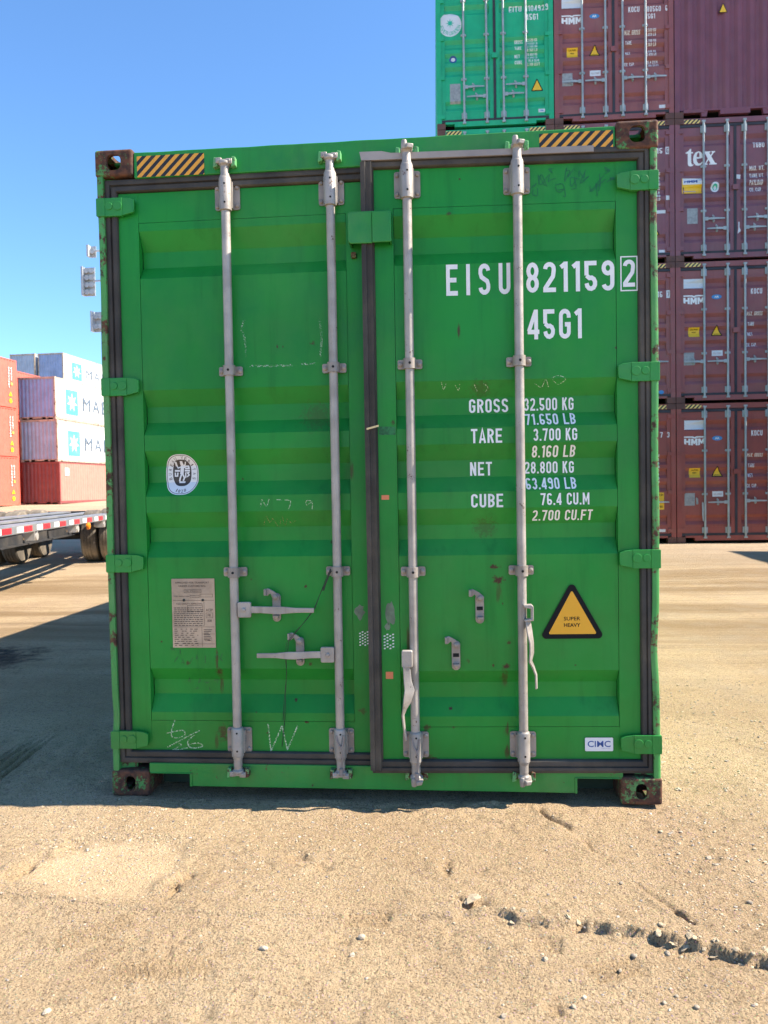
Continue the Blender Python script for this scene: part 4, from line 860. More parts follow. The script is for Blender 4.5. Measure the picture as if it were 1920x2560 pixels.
m_pur = M('plum_paint', (.21, .075, .095), .5, var=.12, vs_=2, dust=.08, grime=.25, rust=.10, bump=0)
m_pur2 = M('dark_plum_paint', (.19, .06, .085), .5, var=.12, vs_=2, dust=.06, grime=.3, rust=.16, bump=0)
m_castbg = M('casting_brown', (.12, .055, .045), .7, var=.3, rust=.4, bump=0)
m_lbl = M('pale_label', (.66, .68, .72), .5, var=.06, bump=0); m_platebg = M('grey_plate', (.30, .31, .32), .5, var=.2, vs_=20, bump=0)
m_ltblue = M('light_blue_print', (.05, .25, .55), .5, var=.05, bump=0); m_red = M('red_print', (.6, .05, .04), .5, var=.05, bump=0)
m_teal = M('teal_print', (.02, .45, .30), .5, var=.05, bump=0); m_tint = M('worn_print', (.45, .38, .4), .6, var=.2, bump=0); m_yel2 = M('yellow_label', (.85, .50, .02), .45, var=.06, bump=0)
fnB = lambda x, z: .0312+(trough_y(z) if .105 < abs(x) < 1.037 else -.0012)
fnB_[0] = fnB
class Deco:                                       # adds printed matter to one container's door leaves
    def __init__(s, doors): s.d = doors
    def par(s, x): return s.d[0] if x < 0 else s.d[1]
    def put(s, mb, x, name, mat): return link(name, mb.mesh(name), s.par(x), mat)
    def txt(s, t, x0, x1, z0, z1, mat=None, tr_=.15, name='lettering'):
        return s.put(lettering(t, x0, x1, z0, z1, -.002, tr_, fnB, breaks=BREAKS), x0, name, mat or m_white)
    def sans(s, t, x0, x1, z0, z1, mat=None, bold=.02, d=-.004, par=None):
        o = sans(t, x0, x1, z0, z1, d, bold=bold, fn=fnB, breaks=BREAKS); return link('lettering', o.mesh('lettering'), par or s.par(x0), mat or m_white)
    def rect(s, x0, x1, z0, z1, mat, name='label', d=-.002, par=None):
        return link(name, flat([(x0, z0), (x1, z0), (x1, z1), (x0, z1)], d, fn=fnB, breaks=BREAKS).mesh(name), par or s.par(x0), mat)
    def poly(s, p, mat, name, d=-.002, par=None): return link(name, flat(p, d, fn=fnB, breaks=BREAKS).mesh(name), par or s.par(p[0][0]), mat)
def weights(D, heads, xh, zh, hh, xv, zv, hv):
    for t, (a, b), z in zip(heads, xh, zh): D.txt(t, a, b, z, z+hh)
    for t, (a, b), z in zip(('32.500 KG', '71.650 LB', '3.700 KG', '8.160 LB', '28.800 KG', '63.490 LB', '76.4 CU.M', '2.700 CU.FT'), xv, zv): D.txt(t, a, b, z, z+hv)
def bg_container(label, loc, psi, paint, frame=None, handles=((1, .84), (-1, .64), (1, .64), (-1, .84)), group=None, doors=True, bars=(-.645, -.17, .18, .645)):
    t = thing('shipping_container', label, 'shipping container', loc, psi, group); t.scale = BG_SCALE; S = SH_HC if doors else SH_HCF; frame = frame or paint
    link('frame', S['frame'], t, frame); link('side_wall', S['side'][0], t, paint); link('side_wall', S['side'][1], t, paint); link('roof', S['roof'], t, paint); link('underside', S['floor'], t, m_dark)
    link('end_wall', S['end'], t, paint)
    place_castings(t, HC, LEN, CS_LO, m_castbg)
    if not doors: return t, None
    ds = [link('door', D_L, t, paint), link('door', D_R, t, paint)]
    link('gasket', GK_L, ds[0], m_bggask); link('gasket', GK_R, ds[1], m_bggask); link('lock_box', LBX, t, paint)
    for sg, hm in HG: link('hinge', hm, ds[0 if sg < 0 else 1], frame)
    for a in HZ: link('hazard_label', a, t, m_haz_bg)
    for x, hd_ in zip(bars, handles):
        b = link('locking_bar', BAR, t, m_bgbar); b.location = (x, 0, 0)
        if hd_:
            sg, z = hd_; h_ = link('handle', HD[sg], b, m_bgbar); h_.location = (0, 0, z); c_ = link('handle_catch', CATCH, b, m_bgbar); c_.location = (sg*.205, 0, z)
    return t, Deco(ds)
PS = .018; R0 = Vector((5.09, 13.37, .125)); ex, ey = Vector((math.cos(PS), math.sin(PS), 0)), Vector((-math.sin(PS), math.cos(PS), 0)); CW, LH = 2.460, 2.943
def rpos(c, l):            # centre of the door sill of column c (0 left of the boundary, 1 right), level l
    p = R0+ex*((c-.5)*CW); p.z = R0.z+l*LH; return p
BG_SCALE = (1.004, 1, LH/HC*.997)
WX = [(.64, .87), (.65, .875), (.66, .87), (.66, .87), (.65, .87), (.65, .87), (.68, .90), (.66, .92)]
def kobc(D, number=True, tail=None):
    s_ = D.rect(-1.053, -.63, 2.35, 2.54, m_lbl); D.sans('KOBC', -.86, -.655, 2.41, 2.475, m_ltblue, .03, par=s_)
    D.poly([(-.985, 2.385), (-.93, 2.40), (-.875, 2.47), (-.90, 2.49), (-.94, 2.46), (-.96, 2.49), (-.975, 2.46)], m_blue, 'emblem', -.004, par=s_); D.rect(-1.0, -.66, 2.372, 2.38, m_ltblue, 'underline', -.004, par=s_)
    lx = lambda u: -1.057+u*.427; lz = lambda v: 2.21-v*.19
    b_ = MB(); 
    for P in ([(0, .0), (.42, .0), (.5, .10), (.58, .0), (1, .0), (1, .14), (.62, .14), (.5, .26), (.38, .14), (0, .14)],
              [(.0, .25), (.10, .25), (.10, .47), (.20, .47), (.20, .25), (.30, .25), (.30, .96), (.20, .92), (.20, .68), (.10, .66), (.10, .88), (.0, .82)],
              [(.33, .25), (.43, .25), (.485, .55), (.54, .25), (.64, .25), (.64, 1.0), (.55, .98), (.55, .65), (.51, .85), (.46, .85), (.42, .65), (.42, .98), (.33, .97)],
              [(.67, .25), (.77, .25), (.83, .55), (.89, .25), (1, .25), (1, .82), (.91, .86), (.91, .58), (.86, .80), (.81, .80), (.76, .6), (.76, .95), (.67, .98)]):
        flat([(lx(a), lz(c_)) for a, c_ in P][::-1], -.002, b_, fnB, BREAKS)
    D.put(b_, -.5, 'lettering', m_white)
    o_ = D.poly(ell(-.382, 2.162, .102, .048), m_ltblue, 'label'); D.sans('AR', -.43, -.335, 2.14, 2.185, m_white, .03, par=o_)
    y_ = D.rect(-.95, -.727, 1.355, 1.55, m_yel2); D.sans('CAUTION', -.915, -.76, 1.495, 1.525, m_black, par=y_); D.sans('HIGH', -.875, -.80, 1.44, 1.47, m_black, par=y_)
    w_ = D.poly(tri(-.379, 1.60, -.50, -.258, 1.365, .012), m_black, 'warning_sign'); D.poly(tri(-.379, 1.565, -.47, -.288, 1.382, .004), m_yel2, 'sign_face', -.004, par=w_); D.sans('SUPER HEAVY', -.44, -.32, 1.395, 1.41, m_black, par=w_, d=-.006)
    D.rect(-1.056, -.843, .773, 1.034, m_platebg, 'approval_plate'); l_ = D.rect(-.486, -.265, .952, 1.064, m_lbl); D.sans('GLOBE', -.46, -.29, .985, 1.025, m_tint, par=l_)
    D.txt('KOCU', .31, .535, 2.20, 2.31)
    if tail:
        for t_, a, b in tail: D.txt(t_, a, b, 2.20, 2.31)
    if number:
        for t_, a, b in (('480560', .627, .967), ('6', 1.06, 1.10)): D.txt(t_, a, b, 2.19, 2.30)
        D.txt('45G1', .64, .85, 2.05, 2.15)
    weights(D, ('MAX. GROSS', 'TARE', 'NET', 'CU. CAP.'), [(.23, .55), (.244, .37), (.244, .345), (.23, .44)], (1.765, 1.55, 1.345, 1.13), .075, [(a+.0, b) for a, b in WX], (1.80, 1.725, 1.585, 1.51, 1.38, 1.305, 1.165, 1.09), .055)
    D.rect(.92, 1.06, .235, .30, m_lbl)
# column 0 is left of the boundary, column 1 right, column -1 is the green one
lo_h = ((-1, .84), (-1, .84), (1, .86), (1, .86))
t, D = bg_container('emerald green container with a white star disc, topmost at the left of the right stack', rpos(-1, 3), PS, m_grn2, handles=((1, .84), (-1, .64), (1, .66), (-1, .85)))
dk = D.poly(ell(-.92, 2.155, .240, .245), m_lbl, 'emblem_disc')
D.poly([(-.92+(.095 if i % 2 == 0 else .035)*math.cos(rad(90+22.5*i)), 2.185+(.095 if i % 2 == 0 else .035)*math.sin(rad(90+22.5*i))) for i in range(16)], m_teal, 'star', -.004, par=dk)
b_ = MB(); arc_text('EVERGREEN', -.92, 2.16, .185, .185, .075, 195, 345, -.004, b_, fnB, BREAKS, inward=True); link('lettering', b_.mesh('lettering'), dk, m_teal)
ob = D.poly(ell(-.865, 1.455, .08, .075), m_blue, 'label'); D.poly(ell(-.865, 1.455, .045, .04), m_lbl, 'label_centre', -.004, par=ob)
D.txt('EITU', .313, .575, 2.345, 2.475); D.txt('1104929', .66, 1.12, 2.345, 2.475); D.txt('45G1', .66, .91, 2.16, 2.285)
weights(D, ('GROSS', 'TARE', 'NET', 'CUBE'), [(.42, .59), (.42, .56), (.42, .53), (.42, .57)], (1.71, 1.565, 1.42, 1.275), .07, [(a+.02, b+.02) for a, b in WX], (1.745, 1.675, 1.60, 1.53, 1.455, 1.385, 1.31, 1.24), .05)
D.rect(-.94, -.72, .536, .937, m_platebg, 'approval_plate'); w_ = D.poly(tri(.875, .975, .745, 1.005, .705, .015), m_black, 'warning_sign'); D.poly(tri(.875, .93, .775, .975, .725, .005), m_yel2, 'sign_face', -.004, par=w_)
l_ = D.rect(.90, 1.035, .27, .34, m_lbl); D.sans('CIMC', .92, 1.015, .29, .32, m_ltblue, par=l_)
bg_container('green container just below the star disc one, only its striped header showing', rpos(-1, 2), PS, m_grn2)
for l in (1, 0): bg_container('plain maroon container low in the right stack, behind the large green one', rpos(-1, l), PS, m_mar2, group='maroon containers hidden low in the right stack')
t, D = bg_container('faded maroon container beside the emerald one in the top row', rpos(0, 3), PS, m_mar2, handles=lo_h); kobc(D)
t, D = bg_container('plum container third from the ground, half hidden by the large green one', rpos(0, 2), PS, m_pur); D.txt('15', .865, .983, 2.22, 2.33); o_ = D.rect(1.045, 1.125, 2.20, 2.35, m_lbl); D.txt('6', 1.062, 1.108, 2.225, 2.325, m_pur)
for i in range(8): D.txt(('KG', 'LB')[i % 2], .86, .935, 1.79-.075*i, 1.84-.075*i)
D.rect(1.05, 1.15, 1.27, 1.36, m_lbl); D.rect(.82, 1.04, 1.0, 1.065, m_lbl); D.rect(.90, 1.02, .20, .255, m_lbl); w_ = D.poly(tri(.80, .80, .68, .92, .56, .012), m_black, 'warning_sign'); D.poly(tri(.80, .77, .71, .89, .575, .004), m_yel2, 'sign_face', -.004, par=w_)
t, D = bg_container('maroon container second from the ground, half hidden by the large green one', rpos(0, 1), PS, m_mar2, handles=lo_h); D.txt('16', .865, .965, 2.19, 2.31); o_ = D.rect(1.045, 1.125, 2.17, 2.33, m_lbl); D.txt('7', 1.062, 1.108, 2.20, 2.30, m_mar2)
D.poly(ell(.93, .235, .055, .04), m_ltblue, 'label'); D.txt('M', .86, .90, 1.13, 1.18)
t, D = bg_container('maroon container on the ground half hidden by the large green one, yellow sticker showing', rpos(0, 0), PS, m_mar, handles=lo_h); D.txt('7', .90, .955, 2.20, 2.31); D.txt('3', 1.04, 1.095, 2.20, 2.31)
y_ = D.rect(.74, .975, .70, 1.055, m_yel2); D.sans('CAUTION', .77, .955, .985, 1.03, m_black, par=y_); D.sans('LIFTED', .79, .955, .74, .78, m_black, par=y_); D.rect(.85, 1.0, .23, .29, m_lbl)
for i in range(8): D.txt(('KG', 'LB')[i % 2], .82, .885, 1.80-.078*i, 1.85-.078*i)
t, D = bg_container('dark plum container showing its ribbed end with a small yellow triangle', rpos(1, 3), PS, m_pur2, doors=False)
w_ = link('warning_sign', MB().prism_y(tri(-.235, 2.28, -.325, -.145, 2.08, .01), .018, .02).mesh('warning_sign'), t, m_black); link('sign_face', MB().prism_y(tri(-.235, 2.255, -.305, -.165, 2.092, .004), .016, .017).mesh('sign_face'), w_, m_yel2)
t, D = bg_container('plum container with the big white word tex on its left door', rpos(1, 2), PS, m_pur)
tx = lambda u: -1.005+(u-520)/638; tz = lambda v: (1986-v)/637
b_ = MB()
for P in ([(583, 530), (597, 530), (597, 572), (622, 572), (622, 590), (597, 590), (597, 705), (603, 728), (612, 735), (622, 728), (628, 738), (612, 752), (592, 757), (568, 752), (555, 735), (552, 705), (552, 590), (525, 590), (525, 578), (560, 558)],
          [(745, 655), (668, 662), (668, 640), (703, 640), (703, 600), (690, 580), (678, 590), (668, 620), (666, 660), (672, 700), (690, 722), (712, 722), (738, 700), (745, 712), (722, 742), (690, 752), (655, 745), (628, 715), (620, 670), (628, 620), (650, 582), (688, 565), (722, 575), (742, 605)],
          [(757, 572), (845, 572), (845, 585), (828, 590), (848, 622), (870, 590), (858, 585), (858, 572), (905, 572), (905, 585), (890, 590), (856, 638), (902, 722), (925, 730), (925, 744), (828, 744), (828, 732), (845, 728), (820, 682), (792, 726), (808, 732), (808, 744), (752, 744), (752, 732), (775, 726), (810, 666), (770, 590), (757, 585)]):
    flat([(tx(a), tz(c_)) for a, c_ in P][::-1], -.002, b_, fnB, BREAKS)
D.put(b_, -.5, 'lettering', m_white)
s_ = D.rect(-1.076, -.667, 1.383, 1.69, m_yel2); D.rect(-1.06, -.667, 1.563, 1.69, m_lbl, 'label_top', -.0035, par=s_); D.sans('HMM', -1.03, -.76, 1.595, 1.655, m_blue, .05, -.005, s_); D.sans('CAUTION', -1.06, -.69, 1.465, 1.535, m_black, .03, par=s_); D.rect(-1.05, -.70, 1.415, 1.435, m_tint, 'small_print', -.004, par=s_)
o_ = D.poly(ell(-.398, 1.50, .086, .10), m_lbl, 'label'); D.poly(ell(-.398, 1.50, .05, .062), m_teal, 'label_centre', -.004, par=o_); D.poly(ell(-.398, 1.485, .028, .04), m_lbl, 'label_mark', -.006, par=o_)
D.rect(-.973, -.76, .763, 1.077, m_platebg, 'approval_plate'); D.txt('TGBU', .357, .586, 2.255, 2.365)
for t_, a, b, z0, z1 in (('MAX. WT.', .287, .586, 1.80, 1.886), ('TARE WT.', .30, .595, 1.658, 1.744), ('PAYLOAD', .292, .556, 1.51, 1.603), ('CU. CAP.', .302, .55, 1.375, 1.46)): D.txt(t_, a, b, z0, z1)
D.poly([(.01, 1.65), (.10, 1.63), (.105, 1.72), (.01, 1.73)], m_lbl, 'torn_label', -.002, par=D.d[1]); D.poly([(.045, .53), (.11, .52), (.105, .60), (.08, .66), (.085, .76), (.06, .77), (.062, .64)], m_lbl, 'torn_label', -.002, par=D.d[1])
t, D = bg_container('maroon container second from the ground at the right edge, pale handles swung left', rpos(1, 1), PS, m_mar2, handles=lo_h); kobc(D, False)
t, D = bg_container('maroon container on the ground at the right edge, one handle hanging loose', rpos(1, 0), PS, m_mar, handles=(None, (-1, .84), (1, .86), (1, .86))); kobc(D, False)
c_ = link('handle_catch', CATCH, D.d[0], m_bgbar); c_.location = (-.80, 0, .86)
c_ = link('handle', MB().bar([(-.70, -.02, .84), (-.695, -.025, .7), (-.70, -.03, .6), (-.69, -.028, .45)], [.03, .04, .03, .02], [.008]*4, up=(1, 0, 0)).mesh('handle'), D.d[0], m_bgbar)
# the stack whose shadow lies on the ground at the right edge stands outside the frame
for l in (0, 1): bg_container('maroon container in the stack right of the frame', (12.35, -.3, .0+l*LH), 0, m_mar, group='maroon containers right of the frame', doors=False)

# ------------------------------------------------------------------ stacks on the left
def left_box(label, corner, z, psi, S, h, end_m, side_m, cast_m, group=None, top=None):
    e = Vector((math.cos(psi), math.sin(psi), 0)); p = Vector((corner[0], corner[1], z))-e*1.219
    t = thing('shipping_container', label, 'shipping container', p, psi, group)
    link('frame', S['frame'], t, cast_m); link('side_wall', S['side'][0], t, side_m); link('side_wall', S['side'][1], t, side_m); link('end_wall', S['end'], t, end_m); link('roof', S['roof'], t, top or side_m); link('underside', S['floor'], t, m_dark)
    place_castings(t, h, LEN, CS_LO, cast_m); return t
def on_side(par, mb, name, mat, mo=None):
    """printed matter drawn in (s along the side, z), on the right-hand side wall"""
    o = link(name, mb.mesh(name), mo or par, mat)
    if mo is None: o.rotation_euler = (0, 0, math.pi/2); o.location = (1.2205, 0, 0)
    return o
m_wht = M('white_side_paint', (.66, .66, .63), .55, var=.06, dust=.12, grime=.2, rust=.08, rscale=2.5, bump=0)
m_blg = M('blue_grey_shaded_end', (.28, .37, .58), .55, var=.16, vs_=1.5, dust=.15, grime=.4, rust=.14, rscale=2.5, bump=0)  # shade on the ends of the white boxes put into the colour
m_grg = M('lilac_grey_shaded', (.36, .44, .56), .55, var=.14, vs_=1.5, dust=.1, grime=.4, rust=.10, rscale=2.5, bump=0)  # shaded tone painted in, on every wall of one far box too
m_ora = M('orange_side', (.66, .13, .085), .5, var=.06, dust=.1, grime=.15, bump=0); m_sal = M('salmon_sunlit_side', (.58, .20, .15), .55, var=.07, dust=.15, grime=.15, bump=0); m_mrd = M('oxblood_shaded_end', (.24, .055, .05), .55, var=.12, dust=.08, grime=.3, bump=0)  # salmon is the sunlit copy, oxblood the shaded copy, of one red
m_rustf = M('rusty_frame', (.45, .36, .27), .65, var=.25, rust=.40, rscale=2.5, bump=0); m_sky = M('star_panel_blue', (.08, .50, .72), .5, var=.06, dust=.2, bump=0); m_slate = M('slate_print', (.10, .14, .19), .6, var=.2, bump=0)
def maersk(t, dz=0., sc=1.):
    L0 = 1.20*sc; p = on_side(t, MB().prism_y([(L0, .42+dz), (L0+1.44*sc, .42+dz), (L0+1.44*sc, 1.97+dz), (L0, 1.97+dz)], -.004, .002), 'star_panel', m_sky)
    cx, cz = L0+.72*sc, 1.2+dz; st = [(cx+(.60 if i % 2 == 0 else .27)*sc*math.cos(rad(90+360*i/14)), cz+(.60 if i % 2 == 0 else .27)*math.sin(rad(90+360*i/14))) for i in range(14)]
    on_side(t, MB().prism_y(st, -.008, -.006), 'star', m_lbl, p)
    x = 3.28*sc
    for ch in 'MAERSK':
        wd = {'M': .92, 'A': .92}.get(ch, .70)*sc; b_ = sans(ch, x, x+wd, .80+dz, 1.66+dz, -.004, bold=.0); on_side(t, b_, 'lettering', m_slate); x += wd+.32*sc
PL = -.0495; zb_ = .78
fz = [zb_, zb_+STD, zb_+2*STD]
t = left_box('salmon red container on the ground under the two white ones', (-23.37, 41.94), fz[0], PL, SH_STF, STD, m_mrd, m_sal, m_mrd)
on_side(t, MB().prism_y(rrect(.62, 1.08, 1.74, 2.22, .06), -.004, .0), 'label', m_lbl); on_side(t, sans('TRITON', .66, 1.04, 1.82, 1.92, -.006), 'lettering', m_blue)
t = left_box('white sided container in the middle of the left stack, resting on the salmon red one', (-23.45, 41.94), fz[1], PL, SH_STF, STD, m_grg, m_wht, m_rustf); maersk(t)
t = left_box('white sided container on top of the left stack, shaded blue grey end', (-23.52, 41.94), fz[2], PL, SH_STF, STD, m_blg, m_wht, m_rustf); maersk(t)
m_trail = M('faded_orange_mark', (.75, .42, .10), .5, bump=0)
for l in range(3):
    t = left_box(('bottom', 'middle', 'topmost')[l]+' orange container of the stack at the left edge', (-26.1, 29.05), .74+l*2.9, PL, SH_HCF, HC, m_ora, m_ora, m_ora)
    ends = LEN
    b_ = MB(); on_side(t, sans('EMCU 842', ends-.62, ends-.48, 1.4, 2.5, -.004, b_, rot=None), 'lettering', m_white) if False else None
    for (s0, z0, z1) in ((-.60, 1.55, 2.45), (-.84, 1.05, 2.45)):
        for k_ in range(int((z1-z0)/.16)):
            zz_ = z1-.16*(k_+1); on_side(t, lettering('0247318650'[(k_*3+l) % 10], ends+s0, ends+s0+.11, zz_, zz_+.12, -.004), 'lettering', m_white)
    on_side(t, MB().prism_y(tri(ends-.66, .98, ends-.83, ends-.50, .70, .02), -.004, .0), 'warning_sign', m_yel2); on_side(t, MB().prism_y(ell(ends-.66, .42, .14, .14), -.004, .0), 'label', m_yel2)
    on_side(t, MB().prism_y(rrect(ends-.62, ends-.44, 1.35, 1.52, .03), -.005, -.001), 'label', m_trail)
for l in range(3): left_box('orange container of a stack behind, only a sliver of its top showing' if l == 2 else 'orange container low in the stack behind the left edge', (-28.35, 38.0), .86+l*2.9, PL, SH_HCF, HC, m_ora, m_ora, m_ora, group=None if l == 2 else 'orange containers hidden low behind')
for l in range(5):
    t = left_box('white sided container with shaded blue end, high up in the far left stack' if l == 4 else 'container low in the far left stack behind the white ones', (-34.28, 64.0), 1.2+l*STD, PL, SH_STF, STD, m_blg, m_wht, m_rustf, group=None if l == 4 else 'containers hidden low in the far stack')
    if l == 4: maersk(t, 0, 1.22)
    left_box('rust streaked lilac grey container left of the white sided one in the far stack' if l == 4 else 'container low in the far left stack behind the orange ones', (-36.95, 64.0), 1.2+l*STD, PL, SH_STF, STD, m_grg, m_grg, m_rustf, group=None if l == 4 else 'containers hidden low in the far stack at left')

# ------------------------------------------------------------------ flatbed trailer
TA = rad(11.5); tz0 = float(slope(10.8))
T = thing('trailer', 'low grey flatbed trailer with red and white tape, left of the green container', 'trailer', (-5.97, 10.8, tz0), TA)
m_alu = M('grey_deck', (.22, .23, .25), .5, metal=.2, var=.2, vs_=2, dust=.3, bump=.1); m_chas = M('dark_chassis', (.025, .026, .03), .6, var=.3, dust=.12, bump=.1); m_tyre = M('dusty_tyre', (.10, .085, .068), .85, var=.3, dust=.8, bump=.3); m_ref_r = M('red_tape', (.55, .02, .03), .35, var=.05, bump=0); m_ref_w = M('white_tape', (.78, .78, .76), .35, var=.05, bump=0); m_lampo = M('amber_lens', (.80, .22, .01), .3, var=.05, bump=0)
zt = 1.0-tz0
for x0 in (-.06, -2.5): MB().box(x0, x0+.06, -10, 2.4, zt-.105, zt).build('side_rail', m_alu, T, bevel=.006)
for a, b in ((-.34, -.14), (-1.0, -.74), (-1.76, -1.50), (-2.40, -2.22)): MB().box(a, b, -10, 2.4, zt-.035, zt-.006).build('deck_board', m_alu, T)
for x in (-.86, -1.64):
    m = MB(); m.box(x-.08, x+.08, -10, 2.4, zt-.40, zt-.38); m.box(x-.01, x+.01, -10, 2.4, zt-.38, zt-.06); m.box(x-.08, x+.08, -10, 2.4, zt-.06, zt-.036); m.build('main_beam', m_chas, T)
y = -9.8; i = 0
while y < 2.4:
    m = MB(); m.add([(-.062, y, zt-.10), (-.062, y, zt-.045), (-2.44, y, zt-.045), (-2.44, y, zt-.10), (-1.64, y, zt-.26), (-.86, y, zt-.26), (-.062, y+.05, zt-.10), (-.062, y+.05, zt-.045), (-2.44, y+.05, zt-.045), (-2.44, y+.05, zt-.10), (-1.64, y+.05, zt-.26), (-.86, y+.05, zt-.26)],
                    [(0, 1, 2, 3, 4, 5), (11, 10, 9, 8, 7, 6)]+[(k_, (k_+1) % 6, (k_+1) % 6+6, k_+6) for k_ in range(6)]); m.build('cross_member', m_chas, T); y += 1.2
s_ = -6.53
while s_ < 2.2:
    MB().box(.0, .004, s_, s_+.30, zt-.088, zt-.018).build('reflective_tape', m_ref_r, T); MB().box(.0, .004, s_+.48, s_+.71, zt-.088, zt-.018).build('reflective_tape', m_ref_w, T); s_ += .735
for s_ in (-6.5, -4.61, -2.69, -1.01):
    m = MB(); m.lathe([(.045, -.10), (.045, -.08), (.030, -.08), (.030, .06), (.05, .06), (.05, .075)], (-.06, s_, zt-.17), 'x', 14); m.box(-.13, .0, s_-.06, s_-.045, zt-.22, zt-.10); m.box(-.13, .0, s_+.05, s_+.065, zt-.22, zt-.10); m.build('strap_winch', M('winch_steel', (.5, .48, .45), .5, metal=.4, dust=.3) if s_ == -6.5 else bpy.data.materials['winch_steel'], T)
MB().lathe([(.060, -.012), (.060, .012), (.052, .03), (.025, .04)], (-.004, -2.06, zt-.15), 'x', 16).build('marker_lamp', m_lampo, T)
for ya in (.42, 1.74):
    ax_ = MB(); ax_.lathe([(.065, -2.2), (.065, -.2)], (0, ya, .50-0), 'x', 12); ax_.build('axle', m_chas, T)
    for xc in (-.19, -.53, -1.97, -2.31):
        tw = MB(); tw.lathe([(.27, -.135), (.40, -.145), (.475, -.135), (.498, -.11), (.500, -.075), (.490, -.072), (.490, -.062), (.500, -.058), (.500, -.02), (.490, -.017), (.490, -.006), (.501, -.003), (.501, .035), (.490, .038), (.490, .048), (.500, .052), (.498, .11), (.475, .135), (.40, .145), (.27, .135)], (xc, ya, .50), 'x', 40)
        wh = tw.build('wheel', m_tyre, T, smooth=True); rm = MB(); rm.lathe([(.265, -.12), (.265, -.06), (.16, -.03), (.10, -.05), (.10, .05), (.16, .03), (.265, .06), (.265, .12)], (xc, ya, .50), 'x', 24); rm.build('rim', m_alu, wh, smooth=True)
    MB().box(-2.35, -.16, ya+.02, ya+.10, .56, .60).build('suspension_beam', m_chas, T)
for x in (-.95, -1.55):
    lg = MB(); lg.box(x-.06, x+.06, -8.06, -7.94, .02, zt-.38); lg.box(x-.12, x+.12, -8.12, -7.88, -.03, .02); lg.build('landing_leg', m_chas, T)
MB().box(-2.46, -.04, 2.40, 2.46, zt-.28, zt).build('rear_bumper', m_chas, T, bevel=.006)

# ------------------------------------------------------------------ floodlight mast
LM = thing('floodlight_mast', 'tall floodlight mast hidden behind the green container, only white lamp heads showing', 'light mast', (-27.3, 60.0, float(slope(60.))))
m_pole = M('mast_steel', (.45, .45, .45), .5, metal=.3, bump=0); m_lampw = M('lamp_housing', (.40, .42, .44), .45, bump=0); m_lens = M('lamp_glass', (.22, .23, .22), .25, var=.5, vs_=6, bump=0)
MB().lathe([(.28, 0), (.15, 21.5)], (0, 0, 0), 'z', 12).build('pole', m_pole, LM, smooth=True)
z0_ = float(slope(60.))
for zc, xh, wd, ht, ti in ((21.8, -2.1, .45, .95, .5), (19.3, -2.45, .85, 2.4, .0), (15.9, -1.75, .8, 1.7, .0)):
    z = zc-z0_; a = MB().tube([(0, 0, z), (xh+wd/2, 0, z)], .075, 6).build('cross_arm', m_pole, LM)
    nr = max(1, int(ht/.6)); 
    for j in range(nr):
        for i in range(2 if wd > .6 else 1):
            px = xh-wd/4+i*wd/2 if wd > .6 else xh; pz = z-ht/2+ht*(j+.5)/nr; m = MB(); m.lathe([(.10, .28), (.20, .12), (.235, 0), (.225, -.03)], (px, 0, pz), 'y', 12); hl = m.build('lamp_head', m_lampw, a, smooth=True)
    bx_ = MB(); bx_.box(xh-wd/2-.16, xh-wd/2, -.25, .25, z-ht/2, z+ht/2); bx_.box(xh-wd/2, xh+wd/2, .24, .30, z-ht/2, z+ht/2); bx_.build('lamp_bracket', m_lampw, a)

# ------------------------------------------------------------------ stones, clods, gravel
m_stone = M('pale_stone', (.50, .41, .30), .85, var=.25, vs_=14, dust=.5, bump=.35, bscale=70); m_stone2 = M('grey_stone', (.33, .27, .20), .85, var=.25, vs_=14, dust=.6, bump=.35, bscale=70); m_clod = M('dirt_clod', (.44, .345, .225), .95, var=.2, vs_=20, dust=.3, bump=.5, bscale=60)
def rock_mesh(seed, sub_=2, fl=.7, name='stone', rough=.35):
    bm = bmesh.new(); bmesh.ops.create_icosphere(bm, subdivisions=sub_, radius=1); o = np.array([v.co[:] for v in bm.verts])
    nz = vnoise(o[:, 0]*1.1+seed*7, o[:, 1]*1.1+o[:, 2]*1.7, seed)*rough+vnoise(o[:, 0]*2.6, o[:, 1]*2.6+o[:, 2]*3.1+seed, seed+5)*rough*.4
    for v, d_ in zip(bm.verts, nz): v.co *= 1+d_; v.co.z *= fl
    me = bpy.data.meshes.new(name); bm.to_mesh(me); bm.free(); return me
RM = [rock_mesh(i, 2, .55+.08*(i % 4)) for i in range(6)]
